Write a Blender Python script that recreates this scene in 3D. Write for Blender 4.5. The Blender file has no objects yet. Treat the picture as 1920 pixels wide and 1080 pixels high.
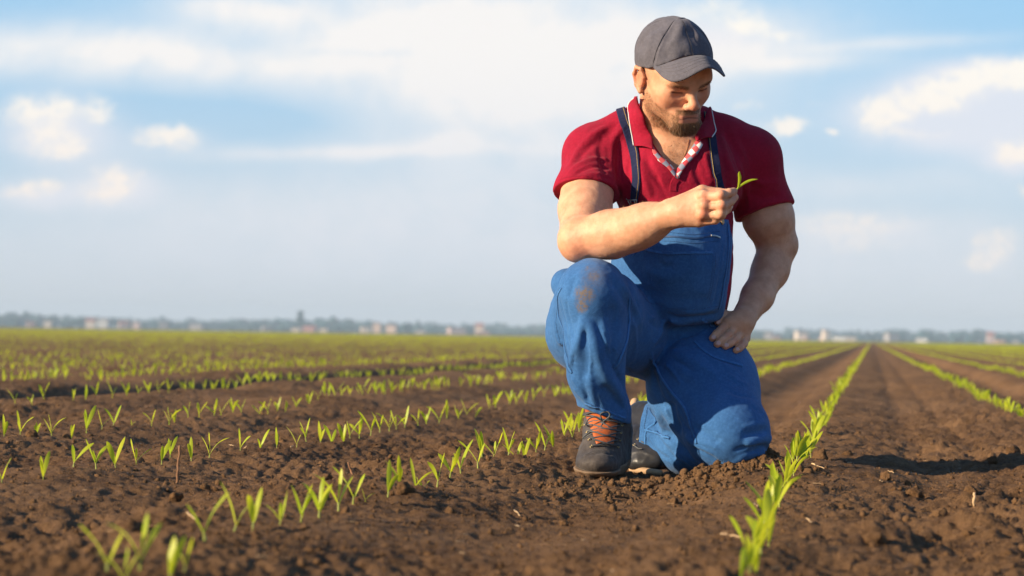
import bpy, math, random, os
import numpy as np
from mathutils import Vector, Matrix, Euler
random.seed(7)
RNG = np.random.default_rng(11)
R = math.radians
scene = bpy.context.scene

# ------------------------------------------------------------------ camera
FPX = 4533.0                      # focal length in pixels of the 1920 wide photograph
CAM_H = 0.30
cam_data = bpy.data.cameras.new('camera')
cam_data.sensor_width = 36.0
cam_data.lens = 85.0
cam_data.clip_start = 0.05
cam_data.clip_end = 9000
cam_data.dof.use_dof = True
cam_data.dof.focus_distance = 5.38
cam_data.dof.aperture_fstop = 5.8
cam = bpy.data.objects.new('camera', cam_data)
scene.collection.objects.link(cam)
cam.location = (0, 0, CAM_H)
CAM_ROT = Euler((R(90 + 1.11), 0, 0)).to_matrix() @ Matrix.Rotation(R(0.95), 3, 'Z')
cam.rotation_euler = CAM_ROT.to_euler()
scene.camera = cam

# ------------------------------------------------------------------ light
SUN_EL, SUN_AZ = 20.0, -112.0     # azimuth clockwise from +Y (camera looks along +Y): from the left, a little behind the camera
sdir = Vector((math.sin(R(SUN_AZ)) * math.cos(R(SUN_EL)), math.cos(R(SUN_AZ)) * math.cos(R(SUN_EL)), math.sin(R(SUN_EL))))
sun_data = bpy.data.lights.new('sun', 'SUN')
sun_data.energy = 5.0
sun_data.angle = R(0.8)
sun_data.color = (1.0, 0.80, 0.56)
sun = bpy.data.objects.new('sun', sun_data)
scene.collection.objects.link(sun)
sun.rotation_euler = sdir.to_track_quat('Z', 'Y').to_euler()
scene.view_settings.view_transform = 'Standard'
scene.view_settings.look = 'None'
scene.view_settings.exposure = 0.78
scene.view_settings.gamma = 1.0
scene.view_settings.use_curve_mapping = False
scene.cycles.max_bounces = 6
scene.cycles.diffuse_bounces = 3
scene.cycles.glossy_bounces = 2
scene.cycles.transmission_bounces = 3
scene.cycles.transparent_max_bounces = 6
scene.cycles.volume_bounces = 0
scene.cycles.use_denoising = True

# ------------------------------------------------------------------ node helpers
class NT:
    """small helper round a node tree"""
    def __init__(s, nt):
        s.nt = nt
    def n(s, typ, inputs=None, **props):
        nd = s.nt.nodes.new(typ)
        for k, v in props.items():
            setattr(nd, k, v)
        if inputs:
            for k, v in inputs.items():
                s.put(nd.inputs[k], v)
        return nd
    def put(s, sock, v):
        if isinstance(v, bpy.types.NodeSocket):
            s.nt.links.new(v, sock)
        elif isinstance(v, bpy.types.Node):
            s.nt.links.new(v.outputs[0], sock)
        elif isinstance(v, (tuple, list)) and len(v) == 3 and sock.type == 'RGBA':
            sock.default_value = (*v, 1)
        else:
            sock.default_value = v
    def m(s, op, a, b=0.0, c=None, clamp=False):
        nd = s.nt.nodes.new('ShaderNodeMath'); nd.operation = op; nd.use_clamp = clamp
        s.put(nd.inputs[0], a); s.put(nd.inputs[1], b)
        if c is not None: s.put(nd.inputs[2], c)
        return nd.outputs[0]
    def mix(s, f, a, b, blend='MIX'):
        nd = s.nt.nodes.new('ShaderNodeMix'); nd.data_type = 'RGBA'; nd.blend_type = blend
        s.put(nd.inputs[0], f); s.put(nd.inputs[6], a); s.put(nd.inputs[7], b)
        return nd.outputs[2]
    def noise(s, vec, scale, detail=4, rough=0.55, dist=0.0, out=0):
        nd = s.n('ShaderNodeTexNoise', {'Vector': vec, 'Scale': scale, 'Detail': detail, 'Roughness': rough, 'Distortion': dist})
        return nd.outputs[out]
    def ramp(s, f, lo, hi, a=0.0, b=1.0, smooth=True):
        nd = s.n('ShaderNodeMapRange', {0: f, 1: lo, 2: hi, 3: a, 4: b})
        if smooth: nd.interpolation_type = 'SMOOTHSTEP'
        return nd.outputs[0]

def material(name):
    mt = bpy.data.materials.new(name); mt.use_nodes = True
    mt.node_tree.nodes.clear()
    t = NT(mt.node_tree)
    out = t.n('ShaderNodeOutputMaterial')
    return mt, t, out

def simple(name, col, rough=0.7, bump=0.0, bscale=60, var=0.15, metallic=0.0, spec=0.4, vscale=8.0, sheen=0.0):
    mt, t, out = material(name)
    tc = t.n('ShaderNodeTexCoord').outputs['Object']
    nz = t.noise(tc, vscale, 5, 0.6)
    c = t.mix(t.ramp(nz, 0.3, 0.7), tuple(x * (1 - var) for x in col), tuple(min(1, x * (1 + var)) for x in col))
    p = t.n('ShaderNodeBsdfPrincipled', {'Base Color': c, 'Roughness': rough, 'Metallic': metallic, 'Specular IOR Level': spec, 'Sheen Weight': sheen})
    if bump:
        b = t.n('ShaderNodeBump', {'Height': t.noise(tc, bscale, 4, 0.6), 'Strength': bump, 'Distance': 0.002})
        t.put(p.inputs['Normal'], b.outputs[0])
    t.put(out.inputs[0], p.outputs[0])
    return mt

# ------------------------------------------------------------------ sky
def build_world():
    w = bpy.data.worlds.new('World'); scene.world = w; w.use_nodes = True
    w.node_tree.nodes.clear()
    t = NT(w.node_tree)
    out = t.n('ShaderNodeOutputWorld')
    sky = t.n('ShaderNodeTexSky', sky_type='NISHITA', sun_disc=False, sun_elevation=R(SUN_EL), sun_rotation=R(SUN_AZ),
              altitude=150, air_density=1.0, dust_density=1.2, ozone_density=1.5)
    d = t.n('ShaderNodeTexCoord').outputs['Generated']
    sx = t.n('ShaderNodeSeparateXYZ', {0: d})
    x, y, z = sx.outputs
    # horizontal and vertical angle in units of 1/4533 rad, so cloud places can be given as in the photograph
    az = t.m('ADD', t.m('MULTIPLY', t.m('ARCTAN2', x, y), FPX), 960.0)
    el = t.m('SUBTRACT', 631.0, t.m('MULTIPLY', t.m('ARCSINE', z), FPX))
    el = t.m('ADD', el, t.m('MULTIPLY', t.m('SUBTRACT', az, 960.0), 0.0166))
    uv = t.n('ShaderNodeCombineXYZ', {0: az, 1: el, 2: 0.0}).outputs[0]
    def warp(scale, amp, seed, stretch=1.0, detail=5):
        c = t.n('ShaderNodeMapping', {'Vector': uv, 'Location': (seed, seed * 2.3, 0), 'Scale': (scale / stretch, scale, 1)})
        nc = t.n('ShaderNodeTexNoise', {'Vector': c.outputs[0], 'Scale': 1.0, 'Detail': detail, 'Roughness': 0.55})
        v = t.n('ShaderNodeVectorMath', {0: nc.outputs['Color'], 1: (0.5, 0.5, 0.5)}, operation='SUBTRACT')
        v = t.n('ShaderNodeVectorMath', {0: v.outputs[0], 1: (amp * 2.0, amp, 0)}, operation='MULTIPLY')
        return t.n('ShaderNodeVectorMath', {0: uv, 1: v.outputs[0]}, operation='ADD').outputs[0]
    def blobs(vec, lst):
        acc = None
        for cx, cy, rx, ry, s in lst:
            mp = t.n('ShaderNodeMapping', {'Vector': vec, 'Location': (-cx / rx, -cy / ry, 0), 'Scale': (1 / rx, 1 / ry, 1)})
            ln = t.n('ShaderNodeVectorMath', {0: mp.outputs[0]}, operation='DOT_PRODUCT')
            t.put(ln.inputs[1], mp.outputs[0])
            g = t.m('MULTIPLY', t.m('EXPONENT', t.m('MULTIPLY', ln.outputs['Value'], -1.0)), s)
            acc = g if acc is None else t.m('ADD', acc, g)
        return acc
    # the blue behind the clouds
    hz = t.m('POWER', t.m('MAXIMUM', t.m('SUBTRACT', 1.0, t.m('MULTIPLY', t.m('ABSOLUTE', z), 6.0)), 0.0), 1.3)
    blue = t.mix(hz, (2.25, 5.1, 7.9), (6.1, 6.4, 7.05))
    # deeper overhead
    blue = t.mix(t.ramp(z, 0.14, 0.55), blue, (0.55, 1.45, 3.6))
    base = t.mix(0.25, blue, sky.outputs[0])
    # thin high veil
    wv = warp(0.0032, 120, 3.0, 3.0, 6)
    veil = blobs(wv, [(900, 60, 480, 120, 1.3), (260, 120, 430, 48, 1.1), (1010, 230, 340, 120, 1.0), (620, 390, 520, 70, .55),
                      (1330, 75, 190, 50, .6), (430, 30, 130, 30, .7), (1650, 85, 200, 14, .5), (1480, 118, 150, 18, .6),
                      (700, 480, 900, 80, .55), (1650, 345, 300, 30, .45), (1500, 520, 700, 70, .45), (1640, 430, 260, 45, .55),
                      (650, 292, 300, 13, .7), (850, 276, 80, 18, .6), (720, 110, 150, 12, -.35), (480, 95, 150, 32, -.55), (470, 232, 240, 32, -.4)])
    # outside the frame the same kind of veil goes on as noise
    far = t.noise(t.n('ShaderNodeMapping', {'Vector': d, 'Scale': (2.2, 2.2, 9.0)}).outputs[0], 1.0, 6, 0.55)
    veil = t.m('ADD', veil, t.ramp(far, 0.55, 0.8, 0.0, 0.45))
    veil = t.m('MULTIPLY', veil, t.ramp(t.noise(wv, 0.010, 5, 0.6), 0.2, 0.7, 0.7, 1.15))
    vm = t.ramp(veil, 0.0, 1.15, 0.0, 0.97, smooth=False)
    vcol = t.mix(t.ramp(el, 60, 560), (7.75, 7.5, 7.3), (6.2, 6.35, 6.9))
    col = t.mix(vm, base, vcol)
    # cumulus
    w1 = warp(0.016, 26, 9.0, 1.3, 6)
    soft = blobs(w1, [(110, 256, 120, 66, 1.0), (235, 362, 95, 46, .8), (75, 376, 90, 30, .7), (330, 272, 90, 26, .5), (1790, 225, 210, 72, 1.4), (1880, 175, 150, 50, 1.3),
                      (1900, 310, 70, 30, .9), (1320, 75, 160, 34, .6), (1850, 490, 60, 40, .45)])
    sm = t.ramp(soft, 0.05, 1.0, 0.0, 0.72)
    col = t.mix(sm, col, (7.0, 6.85, 7.25))
    w2 = warp(0.030, 42, 5.0, 1.2, 8)
    lit = blobs(w2, [(60, 216, 48, 24, 1.1), (120, 210, 30, 26, 1.1), (185, 214, 28, 22, 1.1), (95, 268, 62, 34, 1.0), (140, 286, 36, 18, .8), (318, 265, 56, 22, 1.4),
                     (222, 338, 42, 26, 1.2), (200, 370, 48, 20, .9), (90, 352, 26, 16, 1.1), (45, 366, 40, 15, 1.0),
                     (1645, 224, 46, 28, 1.7), (1740, 195, 70, 24, 1.5), (1830, 162, 95, 24, 1.5), (1905, 142, 80, 22, 1.4), (1700, 262, 80, 10, .5),
                     (1885, 296, 46, 20, 1.2), (1915, 300, 36, 16, .8), (1465, 242, 34, 16, 1.8), (1553, 254, 9, 6, 1.2), (1394, 205, 26, 9, .8), (1515, 200, 20, 6, .3),
                     (1400, 55, 56, 18, 1.0), (1330, 25, 80, 26, .7), (1455, 74, 34, 10, .9), (1912, 372, 22, 14, .9), (1855, 460, 38, 26, 1.0), (1838, 498, 46, 14, .8), (1590, 425, 120, 24, .75), (1600, 465, 90, 18, .5)])
    lm = t.ramp(t.m('MULTIPLY', lit, t.ramp(t.noise(w2, 0.042, 7, 0.68), 0.30, 0.66, 0.38, 1.25)), 0.05, 1.25, 0.0, 0.88)
    lcol = t.mix(t.ramp(el, 100, 420), (8.4, 7.95, 7.2), (8.2, 7.3, 6.6))
    col = t.mix(lm, col, lcol)
    # scattered cumulus outside the frame
    fc = t.noise(t.n('ShaderNodeMapping', {'Vector': d, 'Scale': (5, 5, 16), 'Location': (3, 1, 0)}).outputs[0], 1.0, 8, 0.6)
    infr = t.m('MULTIPLY', t.ramp(t.m('ABSOLUTE', t.m('SUBTRACT', az, 960.0)), 1000, 1400, 1, 0), t.ramp(el, -350, 0, 0, 1))
    fm = t.m('MULTIPLY', t.ramp(fc, 0.61, 0.72, 0.0, 0.8), t.m('SUBTRACT', 1.0, infr))
    col = t.mix(fm, col, (7.8, 7.4, 7.2))
    bg = t.n('ShaderNodeBackground', {'Color': col, 'Strength': 0.074})
    t.put(out.inputs[0], bg.outputs[0])
build_world()

# ------------------------------------------------------------------ object helpers
COL = scene.collection
def link(o, parent=None):
    COL.objects.link(o)
    if parent is not None: o.parent = parent
    return o
def tag(o, label=None, cat=None, group=None, kind=None):
    if label: o['label'] = label
    if cat: o['category'] = cat
    if group: o['group'] = group
    if kind: o['kind'] = kind
    return o
def empty(name, loc=(0, 0, 0), rz=0.0):
    o = bpy.data.objects.new(name, None); o.empty_display_size = 0.05
    o.location = loc; o.rotation_euler = (0, 0, rz)
    return link(o)
def mesh_np(name, verts, faces, mat=None, smooth=True, parent=None, attrs=None, cls=None):
    """verts (N,3); faces (M,3) or (M,4) array, or list of such arrays / of tuples"""
    me = bpy.data.meshes.new(name)
    verts = np.asarray(verts, dtype=np.float32)
    if isinstance(faces, np.ndarray): groups = [faces]
    else: groups = faces
    if len(groups) and isinstance(groups[0], np.ndarray):
        groups = [g for g in groups if len(g)]
        loops = np.concatenate([g.reshape(-1) for g in groups]).astype(np.int32)
        tot = np.concatenate([np.full(len(g), g.shape[1], dtype=np.int32) for g in groups])
        start = np.concatenate([[0], np.cumsum(tot)[:-1]]).astype(np.int32)
        me.vertices.add(len(verts)); me.vertices.foreach_set('co', verts.reshape(-1))
        me.loops.add(len(loops)); me.loops.foreach_set('vertex_index', loops)
        me.polygons.add(len(tot)); me.polygons.foreach_set('loop_start', start); me.polygons.foreach_set('loop_total', tot)
        me.update(calc_edges=True)
    else:
        me.from_pydata([tuple(v) for v in verts], [], [tuple(f) for f in groups]); me.update()
    me.polygons.foreach_set('use_smooth', np.full(len(me.polygons), smooth, dtype=bool))
    if attrs:
        for k, a in attrs.items():
            at = me.attributes.new(k, 'FLOAT', 'POINT'); at.data.foreach_set('value', np.asarray(a, dtype=np.float32))
    if mat: me.materials.append(mat)
    o = bpy.data.objects.new(name, me)
    return link(o, parent)

_CR = np.array(CAM_ROT)
def ray(px, py):
    v = _CR @ np.array([(px - 960) / FPX, (540 - py) / FPX, -1.0])
    return v / v[1]
CAMP = np.array([0, 0, CAM_H])
def at(px, py, Y):
    """the world point seen at photo pixel (px,py) at distance Y in front of the camera"""
    return CAMP + ray(px, py) * Y
def on_ground(px, py, z=0.0):
    r = ray(px, py)
    return CAMP + r * ((z - CAM_H) / r[2])

# ------------------------------------------------------------------ noise (numpy)
def _hash(ix, iy, iz, seed):
    h = (ix.astype(np.int64) * 374761393 + iy.astype(np.int64) * 668265263 + iz.astype(np.int64) * 2147483647 + seed * 974634777) & 0xffffffff
    h = ((h ^ (h >> 13)) * 1274126177) & 0xffffffff
    h = (h ^ (h >> 16))
    return (h & 0xffff).astype(np.float32) / 65535.0
def vnoise2(x, y, seed=0):
    ix = np.floor(x); iy = np.floor(y); fx = (x - ix).astype(np.float32); fy = (y - iy).astype(np.float32)
    fx = fx * fx * fx * (fx * (fx * 6 - 15) + 10); fy = fy * fy * fy * (fy * (fy * 6 - 15) + 10)
    z = np.zeros_like(ix)
    a = _hash(ix, iy, z, seed); b = _hash(ix + 1, iy, z, seed); c = _hash(ix, iy + 1, z, seed); d = _hash(ix + 1, iy + 1, z, seed)
    return (a + (b - a) * fx) * (1 - fy) + (c + (d - c) * fx) * fy - 0.5
def vnoise3(x, y, z, seed=0):
    ix = np.floor(x); iy = np.floor(y); iz = np.floor(z)
    fx = (x - ix); fy = (y - iy); fz = (z - iz)
    fx = fx * fx * (3 - 2 * fx); fy = fy * fy * (3 - 2 * fy); fz = fz * fz * (3 - 2 * fz)
    r = 0
    for dx in (0, 1):
        for dy in (0, 1):
            for dz in (0, 1):
                wgt = (fx if dx else 1 - fx) * (fy if dy else 1 - fy) * (fz if dz else 1 - fz)
                r = r + wgt * _hash(ix + dx, iy + dy, iz + dz, seed)
    return r - 0.5
# ------------------------------------------------------------------ the field
ROW_AZ = R(8.47); RC, RS = math.cos(ROW_AZ), math.sin(ROW_AZ)
def uv_of(x, y): return x * RC - y * RS, x * RS + y * RC
def xy_of(u, v): return u * RC + v * RS, -u * RS + v * RC
ROWS = [-0.16, -0.86, -1.50, -2.22, -3.12, -3.98]
ROWS_R = [0.55, 1.27, 1.97]
bumps = []        # (x, y, radius, height) local mounds and dents round the man
def P2(px, py, z=0.0):
    p = on_ground(px, py, z); return float(p[0]), float(p[1])
for px, py, r, hgt in [(1392, 882, .055, .040), (1345, 892, .05, .024), (1425, 880, .045, .036), (1300, 900, .05, .014), (1450, 900, .07, .018),
                       (1380, 905, .08, .014), (1120, 905, .07, .008), (1210, 905, .06, -.012), (1250, 885, .07, -.012), (1060, 905, .06, .008),
                       (1230, 930, .10, -.010), (1330, 870, .10, .006)]:
    bx, by = P2(px, py); bumps.append((bx, by, r, hgt))

def ground_z(x, y, fine=True):
    x = np.asarray(x, dtype=np.float64); y = np.asarray(y, dtype=np.float64)
    u = x * RC - y * RS; v = x * RS + y * RC
    r = np.hypot(x, y)
    uw = u + 0.04 * vnoise2(v * 0.5, v * 0 + 3.3, 5)
    z = np.zeros_like(x)
    far = np.clip((v - 7.0) / 4.0, 0, 1)
    def trough(c, w, d): return -d * np.exp(-((uw - c) / w) ** 2)
    def ridge(c, w, d): return d * np.exp(-((uw - c) / w) ** 2)
    z += trough(-0.50, 0.17, 0.016 + 0.024 * far)
    z += trough(-3.46, 0.17, 0.085) + ridge(-3.96, 0.26, 0.040) + ridge(-3.1, 0.16, 0.012)
    z += trough(0.92, 0.15, 0.065) + trough(0.12, 0.045, 0.009) + trough(0.27, 0.035, 0.008) + trough(-.33, .03, .006) + trough(1.02, .05, .015)
    z += trough(-1.86, 0.14, 0.018) + trough(-1.18, 0.15, 0.012)
    for k in range(3, 120):          # further beds to the left and right
        if k % 3 == 0:
            z += trough(-3.58 - 0.7 * (k - 0.0), 0.22, 0.03)
        if k < 60 and k % 3 == 1: z += trough(0.92 + 0.7 * (k + 1), 0.2, 0.05)
    # low ridges where the rows stand
    z += 0.011 * np.cos(uw / 0.70 * 2 * np.pi + 1.4)
    fade = np.clip(1.4 - r / 60.0, 0.15, 1)
    z += 0.030 * vnoise2(x * 1.7, y * 1.7, 1) * fade + 0.018 * vnoise2(x * 4.3, y * 4.3, 2) * fade
    for bx, by, br, bh in bumps:
        z += bh * np.exp(-((x - bx) ** 2 + (y - by) ** 2) / br ** 2)
    # camera side dent and clod, bottom left / right of the frame
    for px, py, br, bh in [(270, 985, .10, .035), (120, 1030, .10, .02), (300, 945, .05, .02), (1640, 1010, .09, .03), (1560, 1045, .05, -.03), (1800, 985, .08, .02)]:
        bx, by = P2(px, py); z += bh * np.exp(-((x - bx) ** 2 + (y - by) ** 2) / br ** 2)
    if fine:
        rough = 0.75 + 0.8 * vnoise2(x * 1.1, y * 1.1, 9) + 0.55 * np.exp(-((uw - 0.35) / 0.25) ** 2) + .35 * np.exp(-((uw + 1.15) / 0.2) ** 2)
        # rows themselves are smoother, rolled soil
        rough = np.clip(rough, 0.25, 1.8) * np.clip(1.3 - r / 30, 0, 1)
        n1 = vnoise2(x * 13, y * 13, 21); n1b = vnoise2(x * 17 + 4.2, y * 17, 22)
        z += rough * 0.013 * np.maximum(n1 + 0.5 * n1b, 0) ** 1.2 * 1.6
        n2 = vnoise2(x * 31, y * 31, 23); n2b = vnoise2(x * 43, y * 43, 24)
        z += rough * (0.0150 * np.abs(n2) + 0.0085 * n2b)
        n3 = vnoise2(x * 85, y * 85, 25); n4 = vnoise2(x * 150, y * 150, 26)
        z += rough * (0.0085 * n3 + 0.0052 * n4)
    return z
def gz(x, y): return float(ground_z(np.array([x]), np.array([y]))[0])

def soil_material():
    mt, t, out = material('soil')
    tc = t.n('ShaderNodeNewGeometry').outputs['Position']
    big = t.noise(tc, 1.3, 4, 0.6); mid = t.noise(tc, 14.0, 6, 0.65); fin = t.noise(tc, 120.0, 5, 0.7)
    c = t.mix(t.ramp(mid, 0.3, 0.7), (0.078, 0.041, 0.019), (0.195, 0.110, 0.052))
    c = t.mix(t.ramp(big, 0.38, 0.62, 0.0, 0.65), c, (0.250, 0.145, 0.072))
    c = t.mix(t.ramp(t.noise(tc, 3.7, 5, 0.65), 0.5, 0.68, 0.0, 0.6), c, (0.070, 0.038, 0.019))
    c = t.mix(t.ramp(fin, 0.35, 0.75, 0.0, 0.55), c, (0.31, 0.170, 0.080))
    vor = t.n('ShaderNodeTexVoronoi', {'Vector': tc, 'Scale': 55.0, 'Randomness': 1.0})
    c = t.mix(t.ramp(vor.outputs['Distance'], 0.0, 0.35, 0.35, 0.0), c, (0.32, 0.180, 0.088))
    # beyond the plants that are built the young crop covers most of the ground
    dist = t.n('ShaderNodeVectorMath', {0: tc}, operation='LENGTH').outputs['Value']
    c = t.mix(t.ramp(dist, 150, 420, 0.0, 0.9), c, t.mix(t.noise(tc, 0.02, 4), (0.19, 0.165, 0.03), (0.24, 0.21, 0.04)))
    h = t.m('ADD', t.m('MULTIPLY', t.noise(tc, 190.0, 6, 0.8), 0.0065), t.m('MULTIPLY', t.noise(tc, 60.0, 5, 0.75), 0.012))
    h = t.m('SUBTRACT', h, t.m('MULTIPLY', vor.outputs['Distance'], 0.004))
    b = t.n('ShaderNodeBump', {'Height': h, 'Strength': 1.0, 'Distance': 1.0})
    p = t.n('ShaderNodeBsdfPrincipled', {'Base Color': c, 'Roughness': 0.95, 'Specular IOR Level': 0.15, 'Normal': b.outputs[0]})
    t.put(out.inputs[0], p.outputs[0])
    return mt
SOIL = soil_material()

def build_ground():
    a_dense = np.radians(np.linspace(-15.5, 15.5, 520))
    a_rest = np.radians(np.concatenate([np.linspace(15.5, 40, 60)[1:], np.linspace(40, 320, 80)[1:], np.linspace(320, 344.5, 60)[1:-1]]))
    ang = np.concatenate([a_dense, a_rest])
    rad = np.concatenate([np.linspace(0.05, 1.9, 30)[:-1], np.geomspace(1.9, 60, 980)[:-1], np.geomspace(60, 3450, 80)])
    A, Rr = np.meshgrid(ang, rad)
    X = Rr * np.sin(A); Y = Rr * np.cos(A)
    Z = ground_z(X, Y) * np.clip(1.0 - (Rr - 400) / 300, 0, 1)
    nr, na = X.shape
    V = np.stack([X, Y, Z], -1).reshape(-1, 3)
    i = np.arange(nr - 1)[:, None] * na; j = np.arange(na)[None, :]; j2 = (j + 1) % na
    F = np.stack([i + j, i + na + j, i + na + j2, i + j2], -1).reshape(-1, 4)
    c = len(V); V = np.vstack([V, [[0, 0, -0.01]]])
    T = np.stack([np.full(na, c), np.arange(na), (np.arange(na) + 1) % na], -1)
    o = mesh_np('field_soil', V, [F[:, ::-1].copy() if False else F, T], SOIL)
    o.name = 'ground'; tag(o, 'ploughed brown field soil with shallow furrows running to the horizon', kind='structure')
    # normals must point up
    if o.data.polygons[1000].normal.z < 0:
        o.data.flip_normals()
build_ground()

def scatter_points(n, dmin, dmax, half=0.30, power=0.5):
    """n points on the ground in a wedge in front of the camera, denser close by"""
    d = dmin * (dmax / dmin) ** RNG.random(n)
    a = (RNG.random(n) * 2 - 1) * half
    return d * np.sin(a), d * np.cos(a)

def ico(sub=1):
    import bmesh
    bm = bmesh.new(); bmesh.ops.create_icosphere(bm, subdivisions=sub, radius=1.0)
    v = np.array([x.co[:] for x in bm.verts]); f = np.array([[q.index for q in x.verts] for x in bm.faces]); bm.free()
    return v, f
def rand_rots(n):
    q = RNG.normal(size=(n, 4)); q /= np.linalg.norm(q, axis=1, keepdims=True)
    w, x, y, z = q.T
    return np.stack([1 - 2 * (y * y + z * z), 2 * (x * y - z * w), 2 * (x * z + y * w), 2 * (x * y + z * w), 1 - 2 * (x * x + z * z), 2 * (y * z - x * w),
                     2 * (x * z - y * w), 2 * (y * z + x * w), 1 - 2 * (x * x + y * y)], -1).reshape(n, 3, 3)
def merge(vp, fp, pos, rot, scl):
    """copies of one small mesh: verts vp, faces fp, at pos (n,3), rot (n,3,3), scl (n,3)"""
    n = len(pos)
    V = np.einsum('nij,kj->nki', rot, vp) if scl is None else np.einsum('nij,nkj->nki', rot, vp[None] * scl[:, None, :])
    V = V + pos[:, None, :]
    F = fp[None] + (np.arange(n) * len(vp))[:, None, None]
    return V.reshape(-1, 3), F.reshape(-1, fp.shape[1])

def pts_extra(p):
    q = np.concatenate(p); return [q + RNG.normal(size=q.shape) * .012, q + RNG.normal(size=q.shape) * .02]
def build_crumbs():
    # loose soil crumbs: nobody could count them
    Vs, Fs, off = [], [], 0
    for var in range(5):
        v, f = ico(1 if var < 3 else 2)
        v = v * (1 + 0.55 * (vnoise3(v[:, 0] * 1.7 + var * 9, v[:, 1] * 1.7, v[:, 2] * 1.7, 31)[:, None]) + 0.5 * vnoise3(v[:, 0] * 3.9, v[:, 1] * 3.9 + var, v[:, 2] * 3.9, 32)[:, None])
        n = 11000 if var < 3 else 1200
        x, y = scatter_points(n, 2.1, 14.0 if var < 3 else 9.0)
        u, _ = uv_of(x, y)
        keep = RNG.random(n) < (0.45 + 0.55 * np.exp(-((u - 0.35) / 0.28) ** 2) + 0.45 * vnoise2(x * 3, y * 3, 77) * 2)
        x, y = x[keep], y[keep]; n = len(x)
        s = np.minimum((0.0019 if var < 3 else 0.0040) * np.exp(RNG.normal(size=n) * 0.50), 0.011)
        z = ground_z(x, y) + s * 0.15
        V, F = merge(v, f, np.stack([x, y, z], -1), rand_rots(n), np.stack([s, s * RNG.uniform(.7, 1.1, n), s * RNG.uniform(.55, .9, n)], -1))
        Vs.append(V); Fs.append(F + off); off += len(V)
    v = np.array([[1, 0, 0], [-1, 0, 0], [0, 1, 0], [0, -1, 0], [0, 0, 1], [0, 0, -1.]]); v = v * np.array([[1.1], [.8], [.9], [1.2], [.8], [1]])
    f = np.array([[0, 2, 4], [2, 1, 4], [1, 3, 4], [3, 0, 4], [2, 0, 5], [1, 2, 5], [3, 1, 5], [0, 3, 5]])
    n = 52000; x, y = scatter_points(n, 2.6, 10.5); s = np.minimum(.0013 * np.exp(RNG.normal(size=n) * .45), .004)
    V, F = merge(v, f, np.stack([x, y, ground_z(x, y) + s * .25], -1), rand_rots(n), np.stack([s, s * .9, s * .8], -1))
    Vs.append(V); Fs.append(F + off); off += len(V)
    # heap of crumbs round the kneeling knee and the boots
    v, f = ico(2)
    v = v * (1 + 1.0 * vnoise3(v[:, 0] * 1.9, v[:, 1] * 1.9, v[:, 2] * 1.9, 35)[:, None] + .8 * vnoise3(v[:, 0] * 5, v[:, 1] * 5, v[:, 2] * 5, 36)[:, None])
    pts = []
    for px, py, n, sp in [(1392, 885, 90, .045), (1345, 893, 90, .045), (1425, 882, 60, .035), (1300, 903, 60, .05), (1440, 900, 80, .06), (1240, 893, 80, .06),
                          (1100, 905, 50, .07), (1170, 898, 40, .05), (1380, 920, 80, .10)]:
        bx, by = P2(px, py); pts.append(np.stack([bx + RNG.normal(size=n) * sp, by + RNG.normal(size=n) * sp], -1))
    pts = np.concatenate(pts + pts_extra(pts)); n = len(pts); s = 0.0030 * np.exp(RNG.normal(size=n) * 0.55)
    s = np.minimum(s, .010)
    V, F = merge(v, f, np.stack([pts[:, 0], pts[:, 1], ground_z(pts[:, 0], pts[:, 1]) + s * .3], -1), rand_rots(n), np.stack([s, s, s * .8], -1))
    Vs.append(V); Fs.append(F + off)
    o = mesh_np('soil_crumbs', np.concatenate(Vs), np.concatenate(Fs), SOIL)
    tag(o, 'loose brown soil crumbs scattered over the field', 'soil', kind='stuff')
build_crumbs()

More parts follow.
